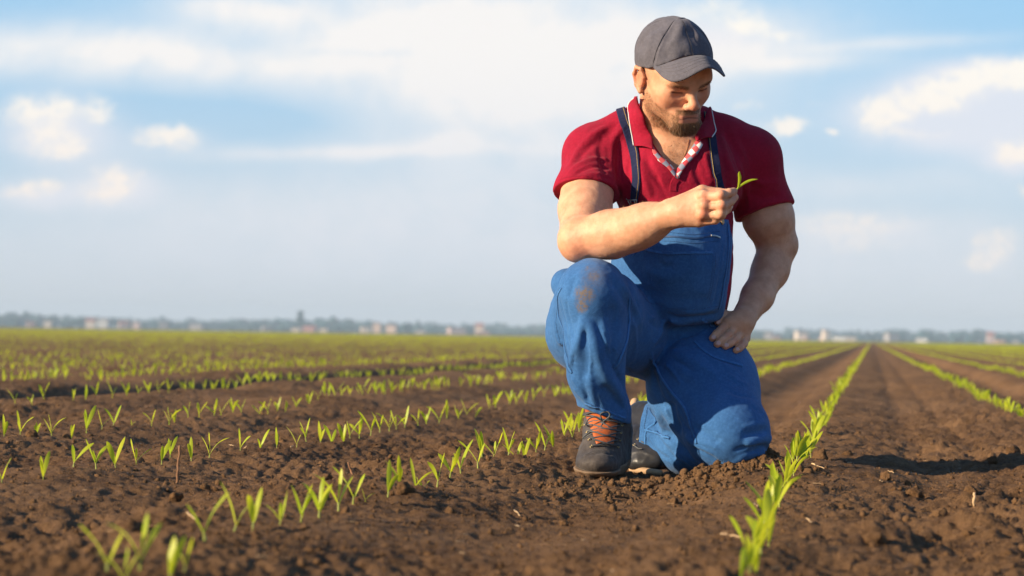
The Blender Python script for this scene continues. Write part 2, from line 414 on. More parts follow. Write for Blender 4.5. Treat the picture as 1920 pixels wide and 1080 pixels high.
def build_clods():
    """the larger clods one can pick out, each its own thing"""
    v, f = ico(3)
    protos = []
    for k in range(4):
        w = v * (1 + 0.45 * vnoise3(v[:, 0] * 1.3 + k * 7, v[:, 1] * 1.3, v[:, 2] * 1.3, 41)[:, None] + .50 * vnoise3(v[:, 0] * 3.1, v[:, 1] * 3.1 + k, v[:, 2] * 3.1, 42)[:, None] + .35 * vnoise3(v[:, 0] * 7, v[:, 1] * 7, v[:, 2] * 7 + k, 43)[:, None])
        w[:, 2] *= 0.72; protos.append(w)
    lst = [(1388, 868, .020, 'knobbly clod standing highest in the loose soil before the knee'), (1358, 886, .015, 'rounded clod pushed up against the front of the blue knee'),
           (1425, 872, .016, 'clod at the right side of the kneeling blue knee'), (1252, 893, .014, 'dark clod under the shin of the kneeling leg'),
           (1228, 896, .011, 'small dark clod beside the toe of the rear boot'), (1536, 886, .021, 'crumbly round clod lying just right of the seedling row beside the knee'),
           (760, 938, .017, 'fist shaped clod in front of the left foreground seedling row'), (840, 842, .014, 'brown clod between the two seedling rows left of the man'),
           (770, 796, .013, 'clod beside the second seedling row left of the man'), (240, 1000, .022, 'large blurred clod in the left foreground'),
           (283, 970, .015, 'smaller blurred clod behind the large foreground clod at left'), (1640, 1020, .018, 'large out of focus clod in the right foreground'),
           (1716, 925, .019, 'clod on the right hand bed in front of the upright straw stub'), (1762, 965, .016, 'dark clod in the right foreground beside the straw stub'),
           (1860, 870, .015, 'clod near the right edge of the frame on the bed'), (1900, 858, .020, 'tall clod at the far right edge of the frame'),
           (1660, 905, .014, 'low clod in the middle of the right hand bed'), (60, 835, .016, 'left edge clod between the second and third seedling rows'),
           (125, 830, .013, 'crumbly clod just right of the left edge clod'), (330, 928, .013, 'clod below the upright brown stick'),
           (530, 832, .012, 'clod just in front of the third seedling row'), (610, 905, .013, 'clod behind the left foreground seedling row'),
           (1590, 862, .012, 'small clod on the right bed level with the boots'), (1820, 935, .016, 'clod right of the upright straw stub'),
           (980, 912, .010, 'small clod left of the man in the furrow'), (1150, 925, .011, 'small clod in the furrow below the front boot')]
    meshes = []
    for k, w in enumerate(protos):
        o = mesh_np('soil_clod', w, f, SOIL); meshes.append(o.data); bpy.data.objects.remove(o)
    for i, (px, py, s, lab) in enumerate(lst):
        p = on_ground(px, py)
        o = bpy.data.objects.new('soil_clod', meshes[i % 4]); link(o)
        o.location = (p[0], p[1], gz(p[0], p[1]) + s * 0.25); o.scale = (s, s * .9, s); o.rotation_euler = (0.3 * i, 0.2, i * 1.7)
        tag(o, lab, 'clod', 'larger soil clods lying on the field')
build_clods()

# ------------------------------------------------------------------ straw and sticks
STRAW = simple('straw', (0.48, 0.33, 0.18), 0.75, 0.3, 200, 0.25)
STICK = simple('dark_stick', (0.21, 0.105, 0.050), 0.8, 0.6, 120, 0.35)
def tube_mesh(pts, rad, seg=8, cap=True):
    pts = np.asarray(pts, float); n = len(pts)
    rad = np.full(n, rad) if np.isscalar(rad) else np.asarray(rad, float)
    tan = np.gradient(pts, axis=0); tan /= np.linalg.norm(tan, axis=1, keepdims=True) + 1e-9
    ref = np.array([0.13, 0.21, 0.97]) if abs(tan[:, 2]).mean() < 0.8 else np.array([0.97, 0.1, 0.2])
    V = []; prev = None
    for i in range(n):
        a = np.cross(tan[i], ref if prev is None else prev); a = np.cross(a, tan[i]) if prev is not None else a
        a /= np.linalg.norm(a) + 1e-9; prev = a
        b = np.cross(tan[i], a)
        th = np.arange(seg) / seg * 2 * np.pi
        V.append(pts[i] + rad[i] * (np.cos(th)[:, None] * a + np.sin(th)[:, None] * b))
    V = np.concatenate(V)
    i = np.arange(n - 1)[:, None] * seg; j = np.arange(seg)[None, :]; j2 = (j + 1) % seg
    F = [np.stack([i + j, i + j2, i + seg + j2, i + seg + j], -1).reshape(-1, 4)]
    if cap:
        V = np.vstack([V, pts[:1], pts[-1:]]); c0 = n * seg; j = np.arange(seg); j2 = (j + 1) % seg
        F.append(np.concatenate([np.stack([np.full(seg, c0), j2, j], -1), np.stack([np.full(seg, c0 + 1), (n - 1) * seg + j, (n - 1) * seg + j2], -1)]))
    return V, F
def stick(a, b, r0, r1, mat, name, lab, cat, group=None, wob=0.0015, n=10):
    a = np.array(a); b = np.array(b)
    t = np.linspace(0, 1, n)[:, None]
    p = a + (b - a) * t + RNG.normal(size=(n, 3)) * wob * np.sin(np.pi * t)
    rr = (r0 + (r1 - r0) * t[:, 0]) * (1 + RNG.normal(size=n) * 0.12)
    V, F = tube_mesh(p, rr, 7)
    o = mesh_np(name, V, F, mat); tag(o, lab, cat, group); return o
def build_litter():
    p = on_ground(332, 908); z = gz(p[0], p[1])
    stick((p[0], p[1], z - .012), at(337, 835, p[1] + .01), .0028, .0024, STICK, 'dead_stalk', 'brown dead stalk sticking upright beside the seedling row', 'stalk', wob=.002)
    p = on_ground(663, 905); stick((p[0], p[1], gz(p[0], p[1]) - .01), at(580, 900, p[1]) if False else (p[0] - .012, p[1], gz(p[0], p[1]) + .028), .0022, .0018, STICK, 'dead_stalk', 'short dark stalk stub behind the foreground row of seedlings', 'stalk')
    p = on_ground(1826, 945); stick((p[0], p[1], gz(p[0], p[1]) - .01), (p[0] + .001, p[1], gz(p[0], p[1]) + .026), .0030, .0026, STRAW, 'straw_stub', 'pale upright straw stub on the bed at the right', 'straw')
    flat = [(455, 853, 497, 868, 'long pale straw lying between the third row seedlings'), (430, 842, 458, 850, 'short straw left of the long pale straw'),
            (3, 866, 20, 870, 'straw flake at the left edge between the rows'), (1352, 1012, 1388, 1022, 'orange stalk piece beside the nearest right row seedlings'),
            (1415, 960, 1430, 975, 'upper stalk piece beside the right seedling row'), (1425, 900, 1440, 915, 'thin stalk piece left of the right hand row'),
            (1497, 750, 1517, 747, 'pale straw bit behind the kneeling leg'), (1473, 760, 1482, 763, 'tiny straw bit behind the kneeling leg'),
            (1595, 854, 1608, 856, 'straw bit on the bed close to the right row'), (1688, 853, 1700, 858, 'straw bit in the middle of the right bed'),
            (1760, 830, 1768, 826, 'thin straw bit far up the right bed'), (1665, 894, 1676, 896, 'straw bit in front of the middle of the right bed'),
            (1522, 898, 1545, 901, 'pale straw under the right row clod'), (1590, 882, 1600, 884, 'short pale straw right of the row clod'),
            (1796, 862, 1797, 850, 'upright straw bit on the right bed'), (936, 772, 945, 783, 'pale straw between the left rows near the man'),
            (965, 935, 975, 943, 'thin straw in the furrow left of the boots'), (540, 805, 558, 804, 'straw between the third and fourth rows'),
            (545, 845, 560, 840, 'straw lying at the second row of seedlings'), (1512, 1010 - 30, 1522, 982, 'straw flake right of the near right row'),
            (350, 990, 385, 1003, 'blurred grey straw in front of the left foreground row'), (1650, 910, 1655, 916, 'brown flake on the right bed'),
            (1640, 750, 1636, 738, 'stalk bit standing far up the right bed'), (170, 858, 188, 845, 'straw behind the second left row')]
    for x0, y0, x1, y1, lab in flat:
        a = on_ground(x0, y0); b = on_ground(x1, y1)
        L = np.linalg.norm(b - a)
        if L > .12:
            b = a + (b - a) / L * .06 if y0 != y1 else b
        a[2] = gz(a[0], a[1]) + .003; b[2] = gz(b[0], b[1]) + .004
        stick(a, b, .0013 if L < .04 else .0017, .0010, STRAW, 'straw', lab, 'straw', 'straw pieces on the soil', wob=.0008, n=7)
    # finer flakes: stuff
    n = 420
    x, y = scatter_points(n, 2.3, 11)
    v = np.array([[-1, -.2, 0], [1, -.12, .05], [1, .1, 0], [-1, .22, .04], [-1, -.2, .12], [1, -.12, .15], [1, .1, .12], [-1, .22, .15]]) * 1.0
    f = np.array([[0, 3, 2, 1], [4, 5, 6, 7], [0, 1, 5, 4], [1, 2, 6, 5], [2, 3, 7, 6], [3, 0, 4, 7]])
    th = RNG.random(n) * 6.28; c, s_ = np.cos(th), np.sin(th); zz = np.zeros(n); oo = np.ones(n)
    rot = np.stack([c, -s_, RNG.normal(size=n) * .2, s_, c, zz, zz, zz, oo], -1).reshape(n, 3, 3)
    s = .0045 * np.exp(RNG.normal(size=n) * .5)
    V, F = merge(v, f, np.stack([x, y, ground_z(x, y) + .003], -1), rot, np.stack([s, s * .8, s * .6], -1))
    tag(mesh_np('straw_flakes', V, F, STRAW, smooth=False), 'fine straw flakes strewn over the soil', 'straw flakes', kind='stuff')
build_litter()

# ------------------------------------------------------------------ seedlings
def leaf_material():
    mt, t, out = material('young_leaf')
    tc = t.n('ShaderNodeTexCoord').outputs['Object']
    nz = t.noise(tc, 30, 4, 0.6)
    oi = t.n('ShaderNodeObjectInfo').outputs['Random']
    g = t.n('ShaderNodeNewGeometry').outputs['Position']
    pn = t.noise(g, 9.0, 2, 0.5)
    c = t.mix(t.ramp(nz, 0.3, 0.7), (0.38, 0.50, 0.022), (0.58, 0.64, 0.035))
    c = t.mix(t.ramp(pn, 0.35, 0.7, 0, 0.6), c, (0.68, 0.66, 0.05))
    c = t.mix(t.m('MULTIPLY', oi, 0.35), c, (0.26, 0.44, 0.03))
    p = t.n('ShaderNodeBsdfPrincipled', {'Base Color': c, 'Roughness': 0.42, 'Specular IOR Level': 0.4})
    tr = t.n('ShaderNodeBsdfTranslucent', {'Color': t.mix(0.5, c, (0.90, 0.92, 0.04))})
    ms = t.n('ShaderNodeMixShader', {0: 0.5, 1: p.outputs[0], 2: tr.outputs[0]})
    t.put(out.inputs[0], ms.outputs[0])
    return mt
LEAF = leaf_material()
STEM = simple('seedling_stem', (0.32, 0.36, 0.07), 0.5, var=.2)
def leaf_mesh(L, W, lean, curl, az, z0=0.0, n=8, cols=2, twist=0.0):
    """a maize leaf: V-folded strip that leaves the stem steeply and arches over"""
    V = []; t = np.linspace(0, 1, n + 1)
    x = 0.0; z = z0; ang = lean
    for i, s in enumerate(t):
        if i: 
            ang = lean + curl * s ** 1.6
            x += L / n * math.sin(ang); z += L / n * math.cos(ang)
        w = W * (0.30 + 1.9 * s) * (1 - s) ** 0.62 if s < 1 else 0.0
        w = min(w, W) if s < .98 else W * 0.04
        nx, nz = math.cos(ang), -math.sin(ang)
        tw = twist * s
        for q in (-1, 0, 1):
            fold = 0.28 * abs(q) * w * (1 - .5 * s)
            V.append((x - nx * fold * -1 * 0.6 + math.sin(tw) * q * w * .5 * nx, q * w * .5 * math.cos(tw), z - nz * fold * -1 * .6 + math.sin(tw) * q * w * .5 * nz))
    V = np.array(V)
    F = []
    for i in range(n):
        for q in (0, 1):
            a = i * 3 + q; F.append((a, a + 1, a + 4, a + 3))
    c, s_ = math.cos(az), math.sin(az)
    V = V @ np.array([[c, -s_, 0], [s_, c, 0], [0, 0, 1]]).T
    return V, np.array(F)
VARIANTS = []
def make_variants():
    r = random.Random(5)
    for k in range(10):
        nl = [2, 2, 3, 3, 2, 3, 2, 3, 3, 2][k]
        leaves = []
        base = r.random() * .5
        for i in range(nl):
            a = base + (i % 2) * math.pi + r.uniform(-.5, .5)
            big = i < 2
            leaves.append(leaf_mesh(r.uniform(.042, .080) * (1 if big else .62), r.uniform(.0110, .0165) * (1 if big else .7),
                                    r.uniform(.05, .35) if i != 1 else r.uniform(.25, .65), r.uniform(.0, .5) if i != 1 else r.uniform(.2, 1.0), a, .012 + .004 * i, twist=r.uniform(-.8, .8)))
        st = tube_mesh([(0, 0, -.012), (0, 0, .004), (.0005, 0, .016)], [.0020, .0019, .0013], 6, cap=False)
        VARIANTS.append((st, leaves))
make_variants()
def seedlings():
    # places read off the photograph for the near ones (photo pixels of the base, height in px, leaf variant)
    rows_px = {
        'M': [(1412, 1098, 95), (1385, 1105, 80), (1398, 1060, 100), (1424, 1048, 105), (1436, 1024, 110), (1428, 1000, 120), (1446, 984, 100), (1458, 962, 95), (1450, 945, 90), (1468, 932, 85), (1476, 918, 80), (1484, 905, 75), (1491, 894, 72), (1496, 884, 70), (1502, 875, 68), (1508, 866, 66), (1512, 857, 60), (1517, 849, 60), (1521, 842, 56), (1525, 835, 58), (1530, 828, 54), (1534, 821, 52)],
        'L1': [(200, 1112, 84), (262, 1108, 98), (318, 1118, 84), (232, 1122, 70), (345, 1112, 60), (384, 1046, 82), (438, 1018, 78), (474, 1010, 75), (525, 1003, 60), (564, 991, 74), (598, 983, 72), (635, 968, 75), (662, 953, 62), (685, 948, 24),
               (727, 942, 62), (751, 936, 62), (779, 926, 56), (792, 922, 30), (820, 911, 58), (844, 903, 55), (864, 899, 56), (896, 893, 50), (904, 884, 52), (925, 876, 48), (953, 868, 50), (970, 862, 34), (981, 861, 44), (1005, 858, 38), (1021, 852, 46), (1038, 849, 40), (1058, 841, 38), (1072, 839, 44), (1086, 830, 40)],
        'L2': [(3, 922, 44), (81, 917, 48), (137, 905, 46), (180, 902, 52), (217, 894, 50), (255, 884, 46), (303, 883, 40), (319, 873, 36), (359, 874, 44), (392, 868, 46), (450, 860, 40), (488, 852, 36), (519, 849, 38), (556, 842, 36), (574, 838, 38), (601, 835, 40), (620, 832, 36),
               (644, 829, 40), (656, 826, 34), (674, 825, 38), (695, 820, 40), (712, 815, 34), (730, 812, 36), (743, 810, 34), (759, 807, 38), (784, 804, 30), (799, 800, 32), (823, 794, 40), (838, 788, 30), (860, 788, 28), (876, 781, 32), (892, 781, 28), (917, 772, 26), (929, 770, 28), (955, 764, 28), (968, 760, 26), (985, 757, 26), (1000, 754, 24), (1020, 750, 24), (1040, 746, 24)],
        'L3': [(7, 836, 38), (38, 830, 44), (68, 829, 26), (97, 824, 40), (134, 823, 26), (162, 818, 44), (191, 813, 34), (212, 811, 40), (247, 807, 13), (284, 803, 28), (317, 800, 32), (327, 798, 28), (352, 795, 26), (373, 791, 26), (402, 789, 30), (414, 787, 32), (437, 784, 30), (452, 780, 26), (486, 777, 28), (502, 775, 28), (520, 772, 26), (535, 771, 20), (556, 766, 24)],
        'L4': [(28, 770, 28), (60, 770, 18), (82, 767, 28), (137, 765, 24), (160, 762, 30), (180, 757, 26), (210, 757, 30), (237, 755, 26), (259, 752, 16), (280, 749, 26), (298, 748, 22), (316, 748, 26), (348, 743, 22)]}
    names = {'M': 'the row right of the knee', 'L1': 'the row ending at the boot', 'L2': 'the second row left of man',
             'L3': 'the third row left of man', 'L4': 'the fourth row left of man'}
    ordn = ['first', 'second', 'third', 'fourth', 'fifth', 'sixth', 'seventh', 'eighth', 'ninth', 'tenth', 'eleventh', 'twelfth', 'thirteenth', 'fourteenth', 'fifteenth', 'sixteenth', 'seventeenth', 'eighteenth', 'nineteenth', 'twentieth']
    def ordinal(n):
        if n <= 20: return ordn[n - 1]
        tens = ['twenty', 'thirty', 'forty', 'fifty', 'sixty', 'seventy', 'eighty', 'ninety'][n // 10 - 2]
        return (tens + '-' + ordn[n % 10 - 1]) if n % 10 else tens[:-1] + 'ieth'
    # shared meshes
    parts = []
    whole = []
    for st, lv in VARIANTS:
        os_ = mesh_np('stem', st[0], st[1], STEM); sm = os_.data; bpy.data.objects.remove(os_)
        lm = []
        for l in lv:
            q = mesh_np('leaf', l[0], l[1], LEAF); lm.append(q.data); bpy.data.objects.remove(q)
        parts.append((sm, lm))
        Vs = [st[0]]; Fs = [st[1][0]]; off = len(st[0])
        for l in lv: Vs.append(l[0]); Fs.append(l[1] + off); off += len(l[0])
        V = np.concatenate(Vs); F = np.concatenate(Fs); whole.append((V, F))
    wmesh = []
    for V, F in whole:
        q = mesh_np('seedling', V, F, LEAF); wmesh.append(q.data); bpy.data.objects.remove(q)
    r = random.Random(21)
    count = 0
    last_v = {}
    hgts = [float(V[:, 2].max()) for V, F in whole]
    def place(x, y, height, k, split, lab, group, rz):
        z = gz(x, y) - .002
        s = height / hgts[k]
        if split:
            e = empty('corn_seedling', (x, y, z), rz); tag(e, lab, 'seedling', group)
            o = bpy.data.objects.new('stem', parts[k][0]); link(o, e)
            for l in parts[k][1]:
                o = bpy.data.objects.new('leaf', l); link(o, e)
        else:
            e = bpy.data.objects.new('corn_seedling', wmesh[k]); link(e); e.location = (x, y, z); tag(e, lab, 'seedling', group); e.rotation_euler = (0, 0, rz)
        e.rotation_euler = (r.gauss(0, .09), r.gauss(0, .09), rz)
        e.scale = (s, s, s)
    mr = sorted(rows_px['M'], key=lambda q: -q[1]); extra = []
    for (a0, b0, c0), (a1, b1, c1) in zip(mr[:-1], mr[1:]):
        extra.append(((a0 + a1) / 2 + r.gauss(0, 5), (b0 + b1) / 2, (c0 + c1) / 2 * r.uniform(.8, 1.0)))
    rows_px['M'] = [(a + 3, b, c * .72) for a, b, c in mr + extra]
    for key, lst in rows_px.items():
        lst = sorted(lst, key=lambda q: -q[1])
        for i, (px, py, hp) in enumerate(lst):
            p = on_ground(px, py)
            h = hp * p[1] / FPX * 1.14
            k = r.randrange(10)
            rz = (r.choice([0, math.pi]) + r.gauss(0, .7)) if key != 'M' else r.choice([1, -1]) * math.pi / 2 + r.gauss(0, .8)
            size = 'tall ' if h > .066 else ('small ' if h < .04 else '')
            lab = f'{size}corn seedling, {ordinal(i + 1)} from near end of {names[key]}'
            place(p[0], p[1], h, k, hp >= 34, lab, 'young corn seedlings standing in rows', rz)
            count += 1
        p = on_ground(*lst[-1][:2]); last_v[key] = uv_of(p[0], p[1])[1]
    # further along the rows
    rest = []
    idx = {'M': ROWS[0], 'L1': ROWS[1], 'L2': ROWS[2], 'L3': ROWS[3], 'L4': ROWS[4]}
    starts = {idx[k]: last_v[k] + .10 for k in idx}
    allrows = [ROWS[-1] - 0.70 * k for k in range(0, 130)] + [ROWS[0], ROWS[1], ROWS[2], ROWS[3], ROWS[4]] + ROWS_R + [ROWS_R[-1] + .7 * k for k in range(1, 45)]
    half = math.tan(R(14.0))
    for u in allrows:
        v = starts.get(u, 1.2)
        while v < 330:
            step = 0.115 if v < 70 else (0.2 if v < 150 else .45)
            v += step * r.uniform(.55, 1.5)
            if v < 70 and r.random() < .05: v += r.uniform(.1, .25)
            x, y = xy_of(u, v)
            if y < 1.5 or abs(x) > half * y + 1.0: continue
            if 5.0 < y < 6.3 and abs(u + .16) < .01 and v < 5.9 and False: continue
            if u == ROWS[1] and 6.25 < v < 6.75 and x > 0.25: pass
            rest.append((x + r.gauss(0, .008 + .00006 * v), y + r.gauss(0, .008), v, u))
    rest = [q for q in rest if not (q[2] > 12 and r.random() < .08)]
    rest.sort(key=lambda q: math.hypot(q[0], q[1]))
    rest = [q for q in rest if abs(q[0]) < q[1] * 0.225 + .02] + [q for q in rest if abs(q[0]) >= q[1] * 0.225 + .02]
    rest_in = [q for q in rest if abs(q[0]) < q[1] * 0.225 + .02]
    n_ind = 300 - count
    sel = rest_in[:n_ind]
    def rowname(u):
        if u > ROWS[0] + .1:
            return f'of the {ordinal(1 + int(round((u - ROWS[0]) / .7)))} row right of the knee'
        return {ROWS[0]: 'of the row right of the knee', ROWS[1]: 'of the row ending at the boot', ROWS[2]: 'of the second row left of man',
                ROWS[3]: 'of the third row left of man', ROWS[4]: 'of the fourth row left of man', ROWS[5]: 'of the fifth row left of man'}.get(u, 'of the %s row left of man' % ordinal(min(59, 5 + int(round((ROWS[5] - u) / .7)))))
    seen = {}
    for (x, y, v, u) in sorted(sel, key=lambda q: q[2]):
        k = r.randrange(10); seen[u] = seen.get(u, 0) + 1
        base_n = {ROWS[0]: len(rows_px['M']), ROWS[1]: len(rows_px['L1']), ROWS[2]: len(rows_px['L2']), ROWS[3]: len(rows_px['L3']), ROWS[4]: len(rows_px['L4'])}.get(u, 0)
        place(x, y, r.uniform(.045, .072), k, False, f'corn seedling, {ordinal(base_n + seen[u])} from near end ' + rowname(u), 'young corn seedlings standing in rows', r.random() * 6.28)
    done = set(id(q) for q in sel)
    left = np.array([(q[0], q[1], q[2]) for q in rest if id(q) not in done])
    d = np.hypot(left[:, 0], left[:, 1])
    # middle distance: whole seedlings; far: two crossed blades each
    Vs, Fs, off = [], [], 0
    mid = left[d < 26]
    kk = RNG.integers(0, 10, len(mid))
    for k in range(10):
        q = mid[kk == k]; n = len(q)
        if not n: continue
        V0, F0 = whole[k]
        th = RNG.random(n) * 6.28; c, s_ = np.cos(th), np.sin(th); zz = np.zeros(n); oo = np.ones(n)
        rot = np.stack([c, -s_, zz, s_, c, zz, zz, zz, oo], -1).reshape(n, 3, 3)
        s = RNG.uniform(.045, .072, n) / hgts[k]
        V, F = merge(V0, F0, np.stack([q[:, 0], q[:, 1], ground_z(q[:, 0], q[:, 1]) - .002], -1), rot, np.stack([s, s, s], -1))
        Vs.append(V); Fs.append(F + off); off += len(V)
    fa = left[d >= 26]; n = len(fa)
    vb = np.array([[-.10, 0, 0], [.10, 0, 0], [-.42, .05, .85], [-.14, .05, .55], [0.28, -.05, .6], [.45, -.05, 1.0], [0.02, .3, .9], [.0, 0, .1], [.12, .2, .5]])
    fb = np.array([[0, 1, 3], [0, 3, 2], [0, 1, 4], [1, 5, 4], [7, 8, 6]])
    th = RNG.random(n) * 6.28; c, s_ = np.cos(th), np.sin(th); zz = np.zeros(n); oo = np.ones(n)
    rot = np.stack([c, -s_, zz, s_, c, zz, zz, zz, oo], -1).reshape(n, 3, 3)
    dd = np.hypot(fa[:, 0], fa[:, 1])
    hh = RNG.uniform(.035, .058, n); ww = hh * np.where(dd < 70, .85, np.where(dd < 150, 1.2, 2.2))
    V, F = merge(vb, fb, np.stack([fa[:, 0], fa[:, 1], ground_z(fa[:, 0], fa[:, 1], False) - .002], -1), rot, np.stack([ww, ww, hh], -1))
    F4 = Fs
    me = mesh_np('distant_seedlings', np.concatenate(Vs + [V]), [np.concatenate(F4), F + off], LEAF)
    tag(me, 'countless small yellow-green corn seedlings in rows running to the horizon', 'crop', kind='stuff')
    print('seedlings', count, len(sel), len(mid), n)
seedlings()

# ------------------------------------------------------------------ the far side of the field
def build_far():
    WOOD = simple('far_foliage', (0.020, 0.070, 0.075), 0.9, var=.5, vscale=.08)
    v, f = ico(1)
    r = np.random.default_rng(3)
    Vs, Fs, off = [], [], 0
    def crown(x, y, z0, h, w, nb):
        nonlocal off
        a = r.random(nb) * 6.28; rr = np.sqrt(r.random(nb)) * w * .5
        t = r.random(nb) ** .8
        pos = np.stack([x + rr * np.cos(a) * (1.15 - .6 * t), y + rr * np.sin(a), z0 + h * (.18 + .75 * t)], -1)
        s = r.uniform(.10, .22, nb) * w
        V, F = merge(v, f, pos, rand_rots(nb), np.stack([s, s, s * r.uniform(.5, .9, nb)], -1))
        Vs.append(V); Fs.append(F + off); off += len(V)
    for layer, (D, hm, n) in enumerate([(2050, 6.0, 230), (2500, 9.5, 300), (3100, 12.5, 300)]):
        for i in range(n):
            a = -0.24 + .48 * (i + r.random()) / n
            px = a * FPX + 960
            h = hm * (0.75 + .5 * r.random())
            h *= 1.0 + 0.25 * math.sin(px * .011 + layer) * (layer < 2)
            if layer == 1 and 430 < px < 700: h *= 1.1
            crown(D * math.tan(a), D + r.normal() * 20, -1, h, h * r.uniform(.9, 1.8), 12)
    o = mesh_np('distant_wood', np.concatenate(Vs), np.concatenate(Fs), WOOD)
    tag(o, 'hazy blue-green belt of trees along the whole horizon', 'wood', kind='stuff')
    # one taller tree stands out
    Vs, Fs, off = [], [], 0
    p = at(563, 612, 2000); crown(p[0], p[1], 2.0, 15.5, 8, 46)
    e = empty('tall_tree', (p[0], p[1], 0)); tag(e, 'tallest tree poking above the distant tree belt left of centre', 'tree')
    V = np.concatenate(Vs) - np.array([p[0], p[1], 0])
    mesh_np('crown', V, np.concatenate(Fs), WOOD, parent=e)
    V, F = tube_mesh([(0, 0, -1), (.1, 0, 4), (0, .1, 9), (.1, 0, 14)], [.5, .4, .25, .1], 8)
    mesh_np('trunk', V, F, simple('bark', (.09, .065, .045), .9), parent=e)
    # houses
    cols = {'cream': (0.66, .55, .45), 'white': (.82, .80, .76), 'peach': (.58, .42, .33), 'pink': (.46, .34, .32), 'orange': (.68, .42, .20), 'red': (.34, .17, .15), 'grey': (.42, .42, .43), 'dim': (.30, .28, .28)}
    mats = {k: simple('plaster_' + k, c, .8, var=.08, vscale=.5) for k, c in cols.items()}
    roofs = {'red': simple('tiled_roof', (.28, .09, .06), .8), 'grey': simple('slate_roof', (.16, .15, .16), .7)}
    glass = simple('dark_glass', (.03, .035, .04), .2)
    lst = [(58, 609, 14, 7, 'peach', 'red', 'low peach house near the left end of the tree belt'), (90, 608, 13, 10, 'cream', 'grey', 'pale cream house, second from the left edge'),
           (170, 608, 17, 15, 'cream', 'red', 'bright cream house brightest on the left horizon'), (195, 606, 20, 12, 'grey', 'grey', 'grey house directly right of the bright cream house'),
           (232, 609, 18, 9, 'pink', 'red', 'pink house on the left horizon'), (257, 609, 13, 8, 'pink', 'grey', 'smaller pink house right of the pink one'),
           (307, 611, 15, 11, 'dim', 'grey', 'dull house standing alone on the left horizon'), (370, 612, 24, 6, 'dim', 'grey', 'long low shed on the left horizon'),
           (500, 618, 16, 8, 'dim', 'grey', 'beige house left of the tallest tree'), (555, 621, 15, 9, 'cream', 'grey', 'cream house at the foot of the tallest tree'),
           (582, 620, 24, 12, 'red', 'red', 'dark red house just right of the tallest tree'), (607, 621, 13, 8, 'cream', 'grey', 'small cream house right of the dark red house'),
           (685, 624, 16, 16, 'cream', 'grey', 'cream house at the left of the taller peach block'), (707, 624, 14, 27, 'peach', 'grey', 'narrow tall peach block left of centre'),
           (734, 624, 18, 22, 'peach', 'grey', 'wide peach block beside the narrow tall one'), (790, 624, 20, 7, 'dim', 'grey', 'low shed right of the peach blocks'),
           (856, 626, 30, 17, 'pink', 'grey', 'wide pink building left of the man'), (899, 626, 15, 27, 'cream', 'red', 'tall cream building with red roof left of the man'), (905, 628, 24, 9, 'pink', 'red', 'low pink building in front of the tall cream one'),
           (1441, 640, 14, 24, 'dim', 'grey', 'hazy grey tower just right of the hand'), (1455, 641, 14, 12, 'peach', 'red', 'peach house in front of the hazy tower'),
           (1502, 641, 20, 28, 'cream', 'grey', 'broad hazy cream block right of the hand'), (1511, 642, 10, 11, 'peach', 'red', 'small peach house before the broad block'),
           (1548, 640, 11, 30, 'cream', 'grey', 'slim tall tower right of the broad block'), (1545, 642, 13, 11, 'pink', 'red', 'pinkish house at the foot of the slim tower'),
           (1574, 643, 22, 16, 'white', 'grey', 'white building left of the row vanishing point'), (1594, 643, 20, 14, 'cream', 'grey', 'cream wing joined beside the white building'),
           (1672, 641, 22, 23, 'dim', 'grey', 'dim block right of the row vanishing point'), (1728, 645, 21, 14, 'white', 'grey', 'white house standing alone on the right horizon'),
           (1857, 632, 12, 13, 'pink', 'red', 'pink house on the rise near the right edge'), (1857, 646, 12, 13, 'dim', 'grey', 'dull house below the pink one at right'), (1874, 647, 17, 13, 'orange', 'red', 'orange house near the right edge'),
           (1905, 646, 12, 10, 'dim', 'grey', 'dull house at the very right edge')]
    for i, (px, py, wpx, hpx, c, rf, lab) in enumerate(lst):
        D = 1850 + (i * 37) % 130
        p = at(px, py, D); w = wpx * D / FPX; h = hpx * .72 * D / FPX; dpt = w * .8 + 2
        # footprint stands on the field level; the wall carries the height seen
        base = 0.0; top = max(p[2] + h, h * .7)
        e = empty('house', (p[0], p[1], base), r.uniform(-.3, .3)); tag(e, lab, 'house', 'houses along the horizon')
        wall_h = top * (.72 if rf == 'red' else .9)
        x0, x1 = -w / 2, w / 2; y0, y1 = -dpt / 2, dpt / 2
        V = [(x0, y0, -1), (x1, y0, -1), (x1, y1, -1), (x0, y1, -1), (x0, y0, wall_h), (x1, y0, wall_h), (x1, y1, wall_h), (x0, y1, wall_h), (x0 , 0, top - .05), (x1, 0, top - .05)]
        Fq = [(0, 1, 5, 4), (2, 3, 7, 6), (1, 2, 6, 9, 5), (3, 0, 4, 8, 7)]
        mesh_np('wall', V, Fq, mats[c], smooth=False, parent=e)
        o_ = .35
        V = [(x0 - o_, y0 - o_, wall_h - .1), (x1 + o_, y0 - o_, wall_h - .1), (x1 + o_, 0, top), (x0 - o_, 0, top), (x1 + o_, y1 + o_, wall_h - .1), (x0 - o_, y1 + o_, wall_h - .1)]
        V += [(a, b, c_ + .25) for a, b, c_ in V]
        Fq = [(0, 3, 2, 1), (3, 5, 4, 2), (6, 7, 8, 9), (9, 8, 10, 11), (0, 1, 7, 6), (1, 2, 8, 7), (2, 4, 10, 8), (4, 5, 11, 10), (5, 3, 9, 11), (3, 0, 6, 9)]
        mesh_np('roof', V, Fq, roofs[rf], smooth=False, parent=e)
